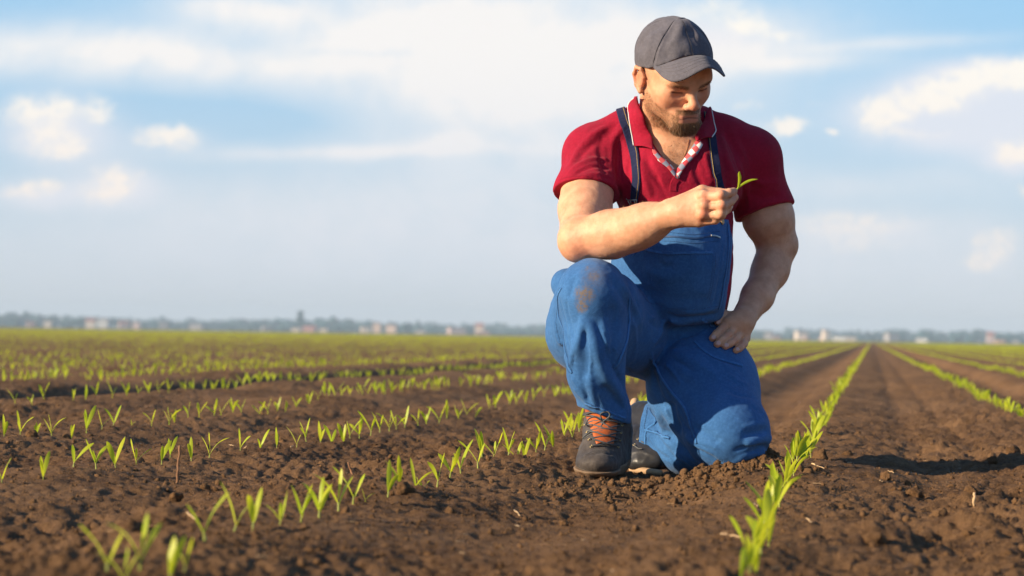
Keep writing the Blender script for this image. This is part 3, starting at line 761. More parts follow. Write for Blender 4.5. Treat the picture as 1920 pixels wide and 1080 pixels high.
        if wpx > 12:
            nwx = max(2, int(w / 2.6)); nwz = max(1, int(wall_h / 3.0))
            V = []; Fq = []
            for a in range(nwx):
                for b in range(nwz):
                    cx = x0 + (a + .5) * w / nwx; cz = (b + .55) * wall_h / nwz
                    k = len(V); V += [(cx - .45, y0 - .03, cz - .6), (cx + .45, y0 - .03, cz - .6), (cx + .45, y0 - .03, cz + .6), (cx - .45, y0 - .03, cz + .6)]
                    V += [(q[0], y0 + .1, q[2]) for q in V[-4:]]
                    Fq += [(k, k + 1, k + 2, k + 3), (k, k + 4, k + 5, k + 1), (k + 1, k + 5, k + 6, k + 2), (k + 2, k + 6, k + 7, k + 3), (k + 3, k + 7, k + 4, k)]
            tag(mesh_np('windows', V, Fq, glass, smooth=False, parent=e), kind='stuff')
build_far()

def build_haze():
    mt, t, out = material('haze')
    t.put(out.inputs['Volume'], t.n('ShaderNodeVolumePrincipled', {'Color': (0.66, 0.84, 1.0), 'Density': 0.00027, 'Anisotropy': 0.0}).outputs[0])
    s, z0, z1 = 3600.0, -1.5, 34.0
    V = [(-s, -3600, z0), (s, -3600, z0), (s, 3600, z0), (-s, 3600, z0), (-s, -3600, z1), (s, -3600, z1), (s, 3600, z1), (-s, 3600, z1)]
    F = [(0, 3, 2, 1), (4, 5, 6, 7), (0, 1, 5, 4), (1, 2, 6, 5), (2, 3, 7, 6), (3, 0, 4, 7)]
    tag(mesh_np('haze', V, F, mt, smooth=False), 'thin pale haze over the whole field', 'haze', kind='stuff')
build_haze()
# ------------------------------------------------------------------ smooth solid modelling on a voxel grid
import openvdb
from concurrent.futures import ThreadPoolExecutor
DM = 5.60
def W(px, py, dy=0.0): return at(px, py, DM + dy)
def RP(rpx, dy=0.0): return rpx * (DM + dy) / FPX
def nrm(v): v = np.asarray(v, float); return v / (np.linalg.norm(v) + 1e-12)

class Sdf:
    """ops: list of (kind, fn, centre, radius, k); kind 'u' union, 's' subtract, 'f' fold, 'c' crop"""
    def __init__(s): s.ops = []
    def copy(s): q = Sdf(); q.ops = list(s.ops); return q
    def _seg(s, a, b, ra, rb, sq=None):
        a = np.array(a, np.float32); b = np.array(b, np.float32); ba = b - a; L2 = float(ba @ ba) + 1e-12
        def fn(P):
            pa = P - a
            if sq is not None:
                n, f = sq
                pa = pa + (pa @ n)[:, None] * n * (1.0 / f - 1.0)
            t = np.clip(pa @ ba / L2, 0, 1)
            d = np.sqrt(np.einsum('ij,ij->i', pa - t[:, None] * ba, pa - t[:, None] * ba))
            return (d - (ra + (rb - ra) * t)) * (1.0 if sq is None else (min(1.0, sq[1]) ** .5))
        c = (a + b) / 2; r = math.sqrt(L2) / 2 + max(ra, rb) * (1.0 if sq is None else max(1, sq[1]))
        return fn, c, r
    def cone(s, a, b, ra, rb, k=0.02, kind='u', sq=None):
        if sq is not None: sq = (nrm(sq[0]).astype(np.float32), sq[1])
        fn, c, r = s._seg(a, b, ra, rb, sq); s.ops.append((kind, fn, c, r, k)); return s
    def ball(s, c, r, k=0.02, kind='u'): return s.cone(c, np.array(c) + [0, 0, 1e-4], r, r, k, kind)
    def ell(s, c, rad, M=None, k=0.02, kind='u'):
        c = np.array(c, np.float32); rad = np.array(rad, np.float32); M = np.eye(3) if M is None else np.array(M); Mi = M.astype(np.float32)
        def fn(P):
            q = (P - c) @ Mi          # columns of M are the ellipsoid's axes
            k0 = np.sqrt(np.sum((q / rad) ** 2, 1)) + 1e-9; k1 = np.sqrt(np.sum((q / rad ** 2) ** 2, 1)) + 1e-9
            return k0 * (k0 - 1.0) / k1
        s.ops.append((kind, fn, c, float(rad.max()), k)); return s
    def chain(s, pts, k=0.02, kind='u', sq=None):
        """pts: (xyz, r)"""
        for (a, ra), (b, rb) in zip(pts[:-1], pts[1:]): s.cone(a, b, ra, rb, k, kind, sq)
        return s
    def fold(s, pts, amp, w):
        """a ridge (amp > 0) or a crease (amp < 0) along a polyline lying on the surface"""
        pts = np.array(pts, np.float32)
        L = max(len(pts) - 1, 1)
        def fn(P):
            best = np.full(len(P), 1e9, np.float32); ta = np.zeros(len(P), np.float32)
            for i in range(len(pts) - 1):
                a = pts[i]; ba = pts[i + 1] - a; pa = P - a; t = np.clip(pa @ ba / (float(ba @ ba) + 1e-12), 0, 1)
                q = pa - t[:, None] * ba; d = np.einsum('ij,ij->i', q, q)
                m = d < best; best = np.where(m, d, best); ta = np.where(m, (i + t) / L, ta)
            taper = np.clip(np.minimum(ta, 1 - ta) * 5 + .12, 0, 1)
            return -amp * taper * np.exp(-best / (w * w))
        c = pts.mean(0); r = float(np.linalg.norm(pts - c, axis=1).max()) + 2.6 * w
        s.ops.append(('f', fn, c, r, 0)); return s
    def plane(s, p, n, k=0.004):
        """cut away what lies on the side of p that n points to"""
        p = np.array(p, np.float32); n = nrm(n).astype(np.float32)
        s.ops.append(('c', lambda P: (P - p) @ n, None, 1e9, k)); return s
    def crop(s, fn, k=0.004): s.ops.append(('c', fn, None, 1e9, k)); return s
    def noise(s, amp, scale, seed=1, stretch=(1, 1, 1)):
        st = np.array(stretch, np.float32) * scale
        def fn(P):
            q = P * st; x, y, z = q[:, 0] * 3.1 + seed, q[:, 1] * 3.1, q[:, 2] * 3.1
            w = np.sin(y * .9 + 1.3 * np.sin(z * .7)); v = np.sin(x * .8 + 1.1 * np.sin(y * .6))
            return -amp * .55 * (np.sin(x + 1.7 * w) * np.cos(y + 1.1 * v) + np.sin(z * 1.3 + 1.9 * v) * np.cos(x * .7 + w))
        s.ops.append(('f', fn, None, 1e9, 0)); return s
    def join(s, other, k=0.01):
        s.ops.append(('j', other, None, 1e9, k)); return s
    def minus(s, other, k=0.004):
        s.ops.append(('m', other, None, 1e9, k)); return s
    def inflate(s, a):
        s.ops.append(('f', lambda P: -a, None, 1e9, 0)); return s
    def __call__(s, P, c=None, R_=None):
        P = np.asarray(P, np.float32)
        if c is None and len(P) < 3000:
            c = P.mean(0); R_ = float(np.sqrt(((P - c) ** 2).sum(1).max()))
        d = np.full(len(P), 0.5, np.float32)
        for kind, fn, oc, orr, k in s.ops:
            if c is not None and oc is not None:
                gap = float(np.linalg.norm(oc - c)) - orr - R_
                if gap > (0.05 if kind == 'u' else 0.03): continue
            if kind == 'u':
                e = fn(P)
                h = np.maximum(k - np.abs(d - e), 0); d = np.minimum(d, e) - h * h / (4 * k)
            elif kind == 's':
                e = -fn(P)
                h = np.maximum(k - np.abs(d - e), 0); d = np.maximum(d, e) + h * h / (4 * k)
            elif kind == 'f': d = d + fn(P)
            elif kind == 'c':
                e = fn(P); h = np.maximum(k - np.abs(d - e), 0); d = np.maximum(d, e) + h * h / (4 * k)
            elif kind == 'j':
                e = fn(P, c, R_); h = np.maximum(k - np.abs(d - e), 0); d = np.minimum(d, e) - h * h / (4 * k)
            elif kind == 'm':
                e = -fn(P, c, R_); h = np.maximum(k - np.abs(d - e), 0); d = np.maximum(d, e) + h * h / (4 * k)
        return d
    # surface points seen by the camera at photo pixels
    def hit(s, pix, start=-0.50, off=0.0, steps=44):
        pix = np.asarray(pix, float)
        O = np.array([W(p[0], p[1], start) for p in pix]); D = np.array([nrm(ray(p[0], p[1])) for p in pix])
        t = np.zeros(len(pix)); best = np.full(len(pix), 9.0); bt = t.copy()
        for _ in range(steps):
            d = s(O + D * t[:, None])
            m = np.abs(d) < best; best = np.where(m, np.abs(d), best); bt = np.where(m, t, bt)
            t = t + np.where(np.abs(d) < 0.0002, 0, np.clip(d * .8, -.02, .05))
            if (np.abs(d) < .0004).all(): break
            t = np.minimum(t, 1.4)
        P = O + D * bt[:, None]
        if off: P = P + s.normal(P) * off
        return P
    def normal(s, P, e=0.002):
        P = np.asarray(P, float)
        n = np.stack([s(P + np.eye(3)[i] * e) - s(P - np.eye(3)[i] * e) for i in range(3)], -1)
        return n / (np.linalg.norm(n, axis=1, keepdims=True) + 1e-9)
    def snap(s, P, off=0.0, it=5):
        P = np.asarray(P, float).copy()
        for _ in range(it): P -= s.normal(P) * (s(P) - off)[:, None]
        return P

def polygonise(f, lo, hi, h):
    lo = np.array(lo, float); hi = np.array(hi, float)
    B = 12
    nb = np.ceil((hi - lo) / (h * B)).astype(int)
    nv = nb * B + 1
    cx = lo[:, None]
    # coarse pass on block centres
    g = [lo[i] + (np.arange(nb[i]) + .5) * B * h for i in range(3)]
    C = np.stack(np.meshgrid(*g, indexing='ij'), -1).reshape(-1, 3)
    dc = np.concatenate([f(C[i:i + 60000]) for i in range(0, len(C), 60000)])
    half = B * h * .5 * 1.7321
    near = np.abs(dc) < half * 1.12 + 0.005
    arr = np.where(dc < 0, -1.0, 1.0).astype(np.float32).reshape(nb)
    arr = np.repeat(np.repeat(np.repeat(arr, B, 0), B, 1), B, 2)
    full = np.ones(nv, np.float32); full[:-1, :-1, :-1] = arr; full *= h * 3
    ii = np.arange(B + 1) * h
    loc = np.stack(np.meshgrid(ii, ii, ii, indexing='ij'), -1).reshape(-1, 3)
    idx = np.argwhere(near.reshape(nb))
    def work(bi):
        o = lo + bi * B * h
        P = (loc + o).astype(np.float32)
        c = (o + B * h / 2).astype(np.float32)
        d = f(P, c, half)
        s0 = bi * B
        full[s0[0]:s0[0] + B + 1, s0[1]:s0[1] + B + 1, s0[2]:s0[2] + B + 1] = np.clip(d, -3 * h, 3 * h).reshape(B + 1, B + 1, B + 1)
    with ThreadPoolExecutor(4) as ex: list(ex.map(work, idx))
    grid = openvdb.FloatGrid(3 * h)
    grid.copyFromArray(full)
    pts, quads = grid.convertToQuads(0.0)
    pts = np.asarray(pts, float) * h + lo
    return pts, np.asarray(quads)[:, ::-1].astype(np.int32)

def sdf_object(name, f, lo, hi, h, mat, parent, attrs=None):
    P, Q = polygonise(f, lo, hi, h)
    at_ = attrs(P) if attrs else None
    o = mesh_np(name, P, Q, mat, parent=parent, attrs=at_)
    # check outward orientation against the field
    m = o.data; k = len(m.polygons) // 2
    p = m.polygons[k]; n = np.array(p.normal); c = np.array(p.center)
    if float(f((c + n * .002)[None])[0]) < float(f((c - n * .002)[None])[0]): m.flip_normals()
    return o

def ribbon(P, N, width, thick, edge=None):
    """flat band along points P with surface normals N"""
    P = np.asarray(P); N = np.asarray(N); n = len(P)
    T = np.gradient(P, axis=0); T /= np.linalg.norm(T, axis=1, keepdims=True) + 1e-9
    S = np.cross(T, N); S /= np.linalg.norm(S, axis=1, keepdims=True) + 1e-9
    w = np.full(n, width) if np.isscalar(width) else np.asarray(width)
    rows = [P - S * w[:, None] / 2, P - S * w[:, None] * .44 + N * thick, P + S * w[:, None] * .44 + N * thick, P + S * w[:, None] / 2]
    V = np.stack(rows, 1).reshape(-1, 3)
    F = []
    for i in range(n - 1):
        for j in range(3): a = i * 4 + j; F.append((a, a + 1, a + 5, a + 4))
        F.append((i * 4 + 3, i * 4, i * 4 + 4, i * 4 + 7))
    F.append((0, 3, 2, 1)); b = (n - 1) * 4; F.append((b, b + 1, b + 2, b + 3))
    return V, np.array(F)
def resample(P, n):
    P = np.asarray(P, float); 
    # smooth Catmull-Rom through the points
    Q = []
    m = len(P)
    for t in np.linspace(0, m - 1 - 1e-6, n):
        i = int(t); f = t - i
        p0 = P[max(i - 1, 0)]; p1 = P[i]; p2 = P[min(i + 1, m - 1)]; p3 = P[min(i + 2, m - 1)]
        Q.append(.5 * (2 * p1 + (p2 - p0) * f + (2 * p0 - 5 * p1 + 4 * p2 - p3) * f * f + (3 * p1 - p0 - 3 * p2 + p3) * f ** 3))
    return np.array(Q)
def joinm(lst):
    Vs, Qs, Ts, off = [], [], [], 0
    for V, F in lst:
        Vs.append(V)
        for g in (F if isinstance(F, list) else [F]):
            (Qs if g.shape[1] == 4 else Ts).append(g + off)
        off += len(V)
    out = []
    if Qs: out.append(np.concatenate(Qs))
    if Ts: out.append(np.concatenate(Ts))
    return np.concatenate(Vs), out
# ------------------------------------------------------------------ the kneeling man
S_ = 0.98                                        # size of the head
HC = W(1262, 146, -0.05)
HM = np.array(Matrix.Rotation(R(-9), 3, 'Y') @ Matrix.Rotation(R(21), 3, 'Z') @ Matrix.Rotation(R(33), 3, 'X'))
def H(x, y, z): return HC + HM @ (np.array([x, y, z]) * S_)
def hloc(P): return ((np.asarray(P) - HC) @ HM) / S_
def proj(P):
    """photo pixel of world points"""
    q = (np.asarray(P, float) - CAMP) @ _CR
    return 960 + FPX * q[:, 0] / -q[:, 2], 540 - FPX * q[:, 1] / -q[:, 2]
def region(poly, ymax=None):
    """convex outline given in photo pixels at the man's distance -> distance in metres (negative inside)"""
    pl = np.array(poly, float); c = pl.mean(0)
    E = []
    for i in range(len(pl)):
        a, b = pl[i], pl[(i + 1) % len(pl)]
        n = np.array([b[1] - a[1], a[0] - b[0]]); n /= np.linalg.norm(n)
        if n @ (c - a) > 0: n = -n
        E.append((a, n))
    def fn(P):
        x, y = proj(P); d = np.full(len(P), -9.0)
        for a, n in E: d = np.maximum(d, ((x - a[0]) * n[0] + (y - a[1]) * n[1]) * DM / FPX)
        if ymax is not None: d = np.maximum(d, P[:, 1] - (DM + ymax))
        return d.astype(np.float32)
    return fn
def ch(*pts): return [(W(a, b, c), RP(r, c)) for a, b, c, r in pts]

def torso_sdf():
    s = Sdf()
    s.ell(W(1270, 345, .09), (.148, .135, .15), k=.03)
    s.chain(ch((1114, 294, .09, 54), (1272, 300, .12, 62), (1408, 300, .13, 53)), k=.05)
    s.chain(ch((1208, 226, .10, 34), (1172, 252, .09, 42), (1120, 285, .09, 52)), k=.03)
    s.chain(ch((1312, 232, .11, 34), (1360, 264, .12, 42), (1405, 292, .13, 50)), k=.03)
    s.ell(W(1272, 492, .075), (.128, .176, .168), k=.05); s.ell(W(1277, 556, .09), (.100, .150, .07), k=.04)
    s.ell(W(1206, 505, .10), (.062, .12, .09), k=.04)
    s.ell(W(1278, 600, .14), (.098, .14, .10), k=.04)
    s.ell(W(1222, 330, .03), (.075, .07, .065), k=.04); s.ell(W(1325, 335, .04), (.075, .07, .065), k=.04)   # chest
    return s
TORSO = torso_sdf()

# ---- skin: one continuous body
def build_body_sdf():
    b = Sdf()
    b.join(TORSO.copy().inflate(-.009).plane(W(1270, 560, .1), (0, 0, -1)), k=.002)
    # neck
    b.cone(W(1258, 262, .085), H(0, .030, -.055), RP(56), .060 * S_, k=.035)
    b.cone(W(1222, 240, .06), H(-.045, .01, -.06), .016, .014, k=.03); 
    # head
    M = HM
    b.ell(H(0, .010, .045), np.array((.078, .096, .083)) * S_, M, k=.02)
    b.ell(H(0, -.030, -.008), np.array((.065, .066, .078)) * S_, M, k=.03)
    for sx in (-1, 1):
        b.cone(H(sx * .048, .004, -.036), H(sx * .014, -.073, -.080), .020 * S_, .019 * S_, k=.025)
        b.ball(H(sx * .038, -.058, -.012), .0235 * S_, k=.03)             # cheek
        b.cone(H(sx * .010, -.0925, .0225), H(sx * .046, -.0785, .0290), .0125 * S_, .0105 * S_, k=.008)  # brow
        b.ball(H(sx * .032, -.1015, .0085), .0165 * S_, k=.010, kind='s')   # eye socket
        b.ell(H(sx * .0325, -.0775, .0105), np.array((.0160, .0125, .0115)) * S_, M, k=.005)            # closed lid over the eye
        b.fold([H(sx * .017, -.092, .0040), H(sx * .026, -.094, .0050), H(sx * .035, -.093, .0062), H(sx * .048, -.085, .0080)], -.0030, .0020)
        b.fold([H(sx * .017, -.092, .0140), H(sx * .033, -.092, .0175), H(sx * .048, -.084, .0150)], -.0022, .0020)
        # ear
        e = H(sx * .0785, .012, .000)
        b.ell(e, np.array((.0075, .017, .027)) * S_, M, k=.006)
        b.chain([(H(sx * .080, -.008, .012), .0035), (H(sx * .085, .004, .030), .0042), (H(sx * .088, .022, .026), .0045), (H(sx * .088, .030, .006), .0042), (H(sx * .084, .020, -.018), .0045), (H(sx * .080, .004, -.028), .0062)], k=.004)
        b.ell(H(sx * .090, .010, .002), np.array((.008, .009, .015)) * S_, M, k=.006, kind='s')
    b.ell(H(0, -.084, .052), np.array((.05, .015, .03)) * S_, M, k=.03)    # forehead
    b.cone(H(0, -.0885, .021), H(0, -.1165, -.0165), .0085 * S_, .0112 * S_, k=.012)       # nose
    b.ball(H(0, -.1175, -.0185), .0108 * S_, k=.008)
    for sx in (-1, 1):
        b.ell(H(sx * .0130, -.1075, -.0245), np.array((.0078, .0100, .0078)) * S_, M, k=.006)
        b.ball(H(sx * .0070, -.1115, -.0330), .0036 * S_, k=.003, kind='s')
        b.fold([H(sx * .017, -.102, -.020), H(sx * .021, -.096, -.034)], -.0015, .003)
    b.ell(H(0, -.083, -.054), np.array((.033, .0195, .023)) * S_, M, k=.018)               # mouth mass
    b.cone(H(-.017, -.0990, -.0505), H(.017, -.0990, -.0505), .0040 * S_, .0040 * S_, k=.005)
    b.cone(H(-.013, -.0980, -.0600), H(.013, -.0980, -.0600), .0045 * S_, .0045 * S_, k=.006)
    b.fold([H(-.025, -.092, -.0600), H(-.012, -.1020, -.0562), H(0, -.104, -.0553), H(.012, -.1020, -.0562), H(.025, -.092, -.0600)], -.0030, .0020)
    b.fold([H(-.016, -.094, -.070), H(0, -.099, -.069), H(.016, -.094, -.070)], -.004, .006)
    b.cone(H(-.010, -.080, -.080), H(.010, -.080, -.080), .0215 * S_, .0245 * S_, k=.02)    # chin
    b.fold([H(-.006, -.100, .020), H(-.004, -.100, .034)], -.0016, .002); b.fold([H(.006, -.100, .020), H(.005, -.100, .033)], -.0016, .002)
    # the arm that rests on the knee
    a = Sdf()
    a.chain(ch((1114, 297, .08, 42), (1101, 362, -.015, 46), (1097, 392, -.055, 48), (1090, 444, -.15, 41)), k=.02)
    f = Sdf()
    f.chain(ch((1091, 447, -.165, 41), (1148, 439, -.205, 41.5), (1190, 429, -.245, 37), (1216, 418, -.27, 33), (1266, 399, -.318, 25)), k=.03)
    f.ball(W(1084, 455, -.165), RP(35), k=.02)
    a.join(f, k=.012)
    # the hand holding the seedling, seen from the back
    h = Sdf()
    dz = 0
    h.cone(W(1262, 399, -.315), W(1285, 393, -.332), RP(25), RP(23), k=.02, sq=((0, 1, 0), .85))
    h.cone(W(1280, 386, -.330), W(1314, 368, -.350), RP(17), RP(13.5), k=.014)
    h.cone(W(1280, 394, -.334), W(1317, 386, -.360), RP(17), RP(13.0), k=.012)
    h.cone(W(1278, 403, -.334), W(1315, 402, -.358), RP(16), RP(12.2), k=.012)
    h.cone(W(1276, 411, -.328), W(1311, 415, -.348), RP(13), RP(10.8), k=.012)
    h.ball(W(1300, 398, -.315), RP(21), k=.02)                                  # heel of the palm behind
    h.cone(W(1285, 378, -.315), W(1317, 359, -.322), RP(15), RP(12.2), k=.012)
    fing = [ch((1317, 359, -.322, 12.2), (1348, 362, -.328, 10.0), (1373, 362, -.338, 8.2)),
            ch((1316, 370, -.357, 12.4), (1352, 368, -.383, 10.8), (1367, 362, -.375, 9.2), (1376, 358.5, -.362, 7.6)),
            ch((1317, 388, -.362, 12.0), (1353, 387, -.383, 10.6), (1369, 378, -.372, 9.0), (1378, 370, -.358, 7.6)),
            ch((1315, 403, -.358, 11.4), (1351, 402, -.378, 9.8), (1364, 392, -.362, 8.2), (1368, 386, -.345, 7.2)),
            ch((1311, 416, -.348, 10.2), (1341, 412, -.364, 9.0), (1354, 404, -.350, 7.6), (1358, 398, -.336, 6.8))]
    for c in fing:
        c = [(p_, r_ * .93) for p_, r_ in c]
        g = Sdf(); g.chain(c, k=.004); h.join(g, k=.0035)
    for l_ in (((1322, 379, -.372), (1353, 377.5, -.392), (1374, 367, -.372)), ((1321, 395, -.370), (1353, 394.5, -.390), (1368, 384, -.368)), ((1317, 409.5, -.360), (1346, 407, -.374), (1358, 398, -.354))):
        h.fold([W(*p) for p in l_], -.0035, .0022)
    for p in ((1319, 367, -.366), (1320, 385, -.374), (1318, 401, -.370)): h.ball(W(*p), RP(10.2), k=.006)   # knuckles
    for p in ((1352, 366, -.389), (1354, 385, -.389), (1352, 400, -.384)): h.ball(W(*p), RP(9.0), k=.005)
    a.join(h, k=.014)
    b.join(a, k=.03)
    # the arm propped on the hip
    a = Sdf()
    a.chain(ch((1408, 300, .13, 40), (1435, 385, .165, 42), (1441, 410, .17, 46), (1457, 455, .185, 36.5)), k=.02)
    a.chain(ch((1458, 462, .185, 35.5), (1444, 507, .16, 33), (1420, 556, .10, 28.5), (1390, 603, .02, 22.5)), k=.02)
    h = Sdf()
    h.cone(W(1392, 603, .02), W(1378, 613, .012), RP(24), RP(24), k=.02, sq=((-.4, 1, 0), .75))
    for (x0, y0, x1, y1, r0, r1) in ((1385, 604, 1366, 604, 13, 10.5), (1388, 608, 1377, 615, 14, 10.5), (1392, 612, 1388, 625, 13, 10), (1396, 616, 1398, 634, 11, 9)):
        h.cone(W(x0, y0, .016), W(x1, y1, .010), RP(r0), RP(r1), k=.012)
    LF = [ch((1366, 604, .012, 10.0), (1355, 616, -.002, 9.2), (1344, 626, -.019, 8.2), (1336, 634, -.028, 7.6)),
          ch((1377, 615, .006, 10.0), (1366, 628, -.018, 9.2), (1353, 638, -.034, 8.2), (1345, 645, -.041, 7.6)),
          ch((1388, 625, .006, 9.6), (1379, 637, -.016, 8.8), (1368, 644, -.031, 7.9), (1360, 649, -.038, 7.3)),
          ch((1398, 634, .010, 8.6), (1394, 645, -.004, 8.0), (1386, 653, -.022, 7.4), (1380, 657, -.031, 6.8)),
          ch((1374, 594, .022, 9.5), (1357, 590, .024, 10.0), (1349, 597, .016, 9.0), (1346, 603, .014, 8.0))]
    for c in LF:
        c = [(p_, r_ * .94) for p_, r_ in c]
        g = Sdf(); g.chain(c, k=.004); h.join(g, k=.0035)
    for l_ in (((1371, 611, -.004), (1360, 623, -.018), (1348, 633, -.035), (1340, 641, -.042)), ((1383, 621, -.004), (1373, 633, -.026), (1361, 642, -.041), (1352, 648, -.047)), ((1393, 631, -.002), (1386, 643, -.019), (1376, 650, -.034), (1370, 654, -.042))):
        h.fold([W(*p) for p in l_], -.0035, .0024)
    a.join(h, k=.012)
    b.join(a, k=.03)
    b.noise(.0003, 50, 3)
    return b, LF
BODY, LFING = build_body_sdf()

def skin_material():
    mt, t, out = material('skin')
    tc = t.n('ShaderNodeTexCoord').outputs['Object']
    def attr(n): return t.n('ShaderNodeAttribute', attribute_name=n).outputs['Fac']
    n1 = t.noise(tc, 35, 5, .6); n2 = t.noise(tc, 260, 3, .6)
    c = t.mix(t.ramp(n1, .3, .7), (.58, .285, .165), (.72, .390, .240))
    c = t.mix(t.m('MULTIPLY', t.ramp(n2, .5, .75), .25), c, (.52, .22, .13))
    c = t.mix(t.m('MULTIPLY', attr('red'), .75), c, (.58, .17, .10))
    c = t.mix(t.m('MULTIPLY', attr('hair'), t.ramp(t.noise(tc, 420, 2, .7), .3, .6, .45, .9)), c, (.17, .09, .04))
    c = t.mix(t.m('MULTIPLY', attr('lip'), .6), c, (.46, .16, .12))
    c = t.mix(attr('dark'), c, (.035, .018, .012))
    h = t.m('ADD', t.m('MULTIPLY', t.noise(tc, 500, 3, .6), .0006), t.m('MULTIPLY', t.noise(tc, 90, 4, .6), .0012))
    b = t.n('ShaderNodeBump', {'Height': h, 'Strength': .8, 'Distance': 1.0})
    p = t.n('ShaderNodeBsdfPrincipled', {'Base Color': c, 'Roughness': .52, 'Specular IOR Level': .38, 'Normal': b.outputs[0], 'Subsurface Weight': .18, 'Subsurface Scale': .012})
    p.inputs['Subsurface Radius'].default_value = (1.0, .35, .18)
    t.put(out.inputs[0], p.outputs[0]); return mt

def sst(x, a, b):
    t = np.clip((x - a) / (b - a), 0, 1); return t * t * (3 - 2 * t)
def beard_mask(q):
    x, y, z = np.abs(q[:, 0]), q[:, 1], q[:, 2]
    zb = -.050 + .040 * np.clip((y + .080) / .085, 0, 1.1)
    m = sst(-z, -zb - .006, -zb + .008) * sst(-y, -.012, .010) * sst(z, -.130, -.104)
    m *= sst(-y + .0 * z, -.01, .0)
    mous = sst(z, -.0515, -.0475) * sst(-z, .035, .0385) * sst(-x, -.034, -.026) * sst(-y, .080, .086)
    m = np.maximum(m * (1 - mous), mous)
    lips = sst(z, -.069, -.065) * sst(-z, .0465, .0495) * sst(-x, -.027, -.022) * sst(-y, .085, .09)
    soul = sst(-x, -.05, -.02) * sst(-y, .03, .07)
    return m * (1 - lips) * (.48 + .52 * soul), lips
def skin_attrs(P):
    q = hloc(P); inh = (np.linalg.norm(q, axis=1) < .2)
    bm, lips = beard_mask(q)
    px, py = proj(P)
    red = .8 * np.exp(-((q[:, 0]) ** 2 + (q[:, 1] + .125) ** 2 + (q[:, 2] + .02) ** 2) / .017 ** 2)
    for sx in (-1, 1):
        red += .5 * np.exp(-((q[:, 0] - sx * .045) ** 2 + (q[:, 1] + .085) ** 2 + (q[:, 2] + .02) ** 2) / .022 ** 2)
        red += .8 * np.exp(-((q[:, 0] - sx * .085) ** 2 + (q[:, 1] - .012) ** 2 + (q[:, 2]) ** 2) / .028 ** 2)
        red += .35 * np.exp(-((q[:, 0] - sx * .034) ** 2 + (q[:, 1] + .09) ** 2 + (q[:, 2]) ** 2) / .016 ** 2)
    red = red * inh
    for (a, b, r, s) in ((1319, 374, 9, .8), (1318, 398, 9, .9), (1316, 413, 7, .8), (1352, 366, 7, .7), (1354, 386, 7, .6), (1086, 476, 26, .6), (1376, 360, 6, .6), (1378, 372, 6, .6),
                         (1355, 615, 7, .4), (1366, 628, 7, .4), (1378, 638, 7, .4), (1393, 646, 7, .4)):
        red += s * np.exp(-((px - a) ** 2 + (py - b) ** 2) / r ** 2) * (P[:, 1] < DM + .1)
    hair = bm * inh
    # brows
    for sx in (-1, 1):
        x = q[:, 0] * sx
        hair = np.maximum(hair, .95 * inh * sst(x, .010, .016) * sst(-x, -.050, -.042) * np.exp(-((q[:, 2] - .0215 - .16 * (x - .012)) / .0052) ** 2) * (q[:, 1] < -.06))
    # cropped hair at the temples, chest hair
    hair = np.maximum(hair, .35 * inh * sst(q[:, 1], -.045, -.02) * sst(-q[:, 1], -.03, .0) * sst(q[:, 2], .0, .02) * (np.abs(q[:, 0]) > .06))
    chest = np.exp(-(((px - 1266) / 26) ** 2 + ((py - 296) / 30) ** 2)) * (P[:, 1] < DM + .05) * (~(hair > .3))
    hair = np.maximum(hair, .60 * chest)
    dark = np.zeros(len(P))
    for sx in (-1, 1):
        x = q[:, 0] * sx
        zl = .0045 + .11 * (x - .020)
        dark = np.maximum(dark, .95 * inh * np.exp(-((q[:, 2] - zl) / .0022) ** 2) * sst(x, .017, .021) * sst(-x, -.048, -.044) * (q[:, 1] < -.07))
        dark = np.maximum(dark, .8 * inh * np.exp(-((x - .0072) ** 2 + (q[:, 1] + .113) ** 2 + (q[:, 2] + .036) ** 2) / .0035 ** 2))
    dark = np.maximum(dark, .7 * inh * np.exp(-((q[:, 2] + .0553 + 6 * q[:, 0] ** 2) / .0016) ** 2) * (np.abs(q[:, 0]) < .025) * (q[:, 1] < -.09))
    return {'red': np.clip(red, 0, 1), 'hair': np.clip(hair, 0, 1), 'lip': np.clip(lips * inh, 0, 1), 'dark': np.clip(dark, 0, 1)}

SKIN = skin_material()
lo = W(1030, 600, -.45); hi = W(1515, 20, .40)
MAN = sdf_object('person', BODY, (lo[0] - .03, DM - .46, W(1300, 680)[2] - .02), (hi[0] + .03, DM + .36, hi[2] + .02), .0026, SKIN, None, skin_attrs)
tag(MAN, 'bearded man in grey cap, crimson polo and blue overalls kneeling on one knee', 'person')

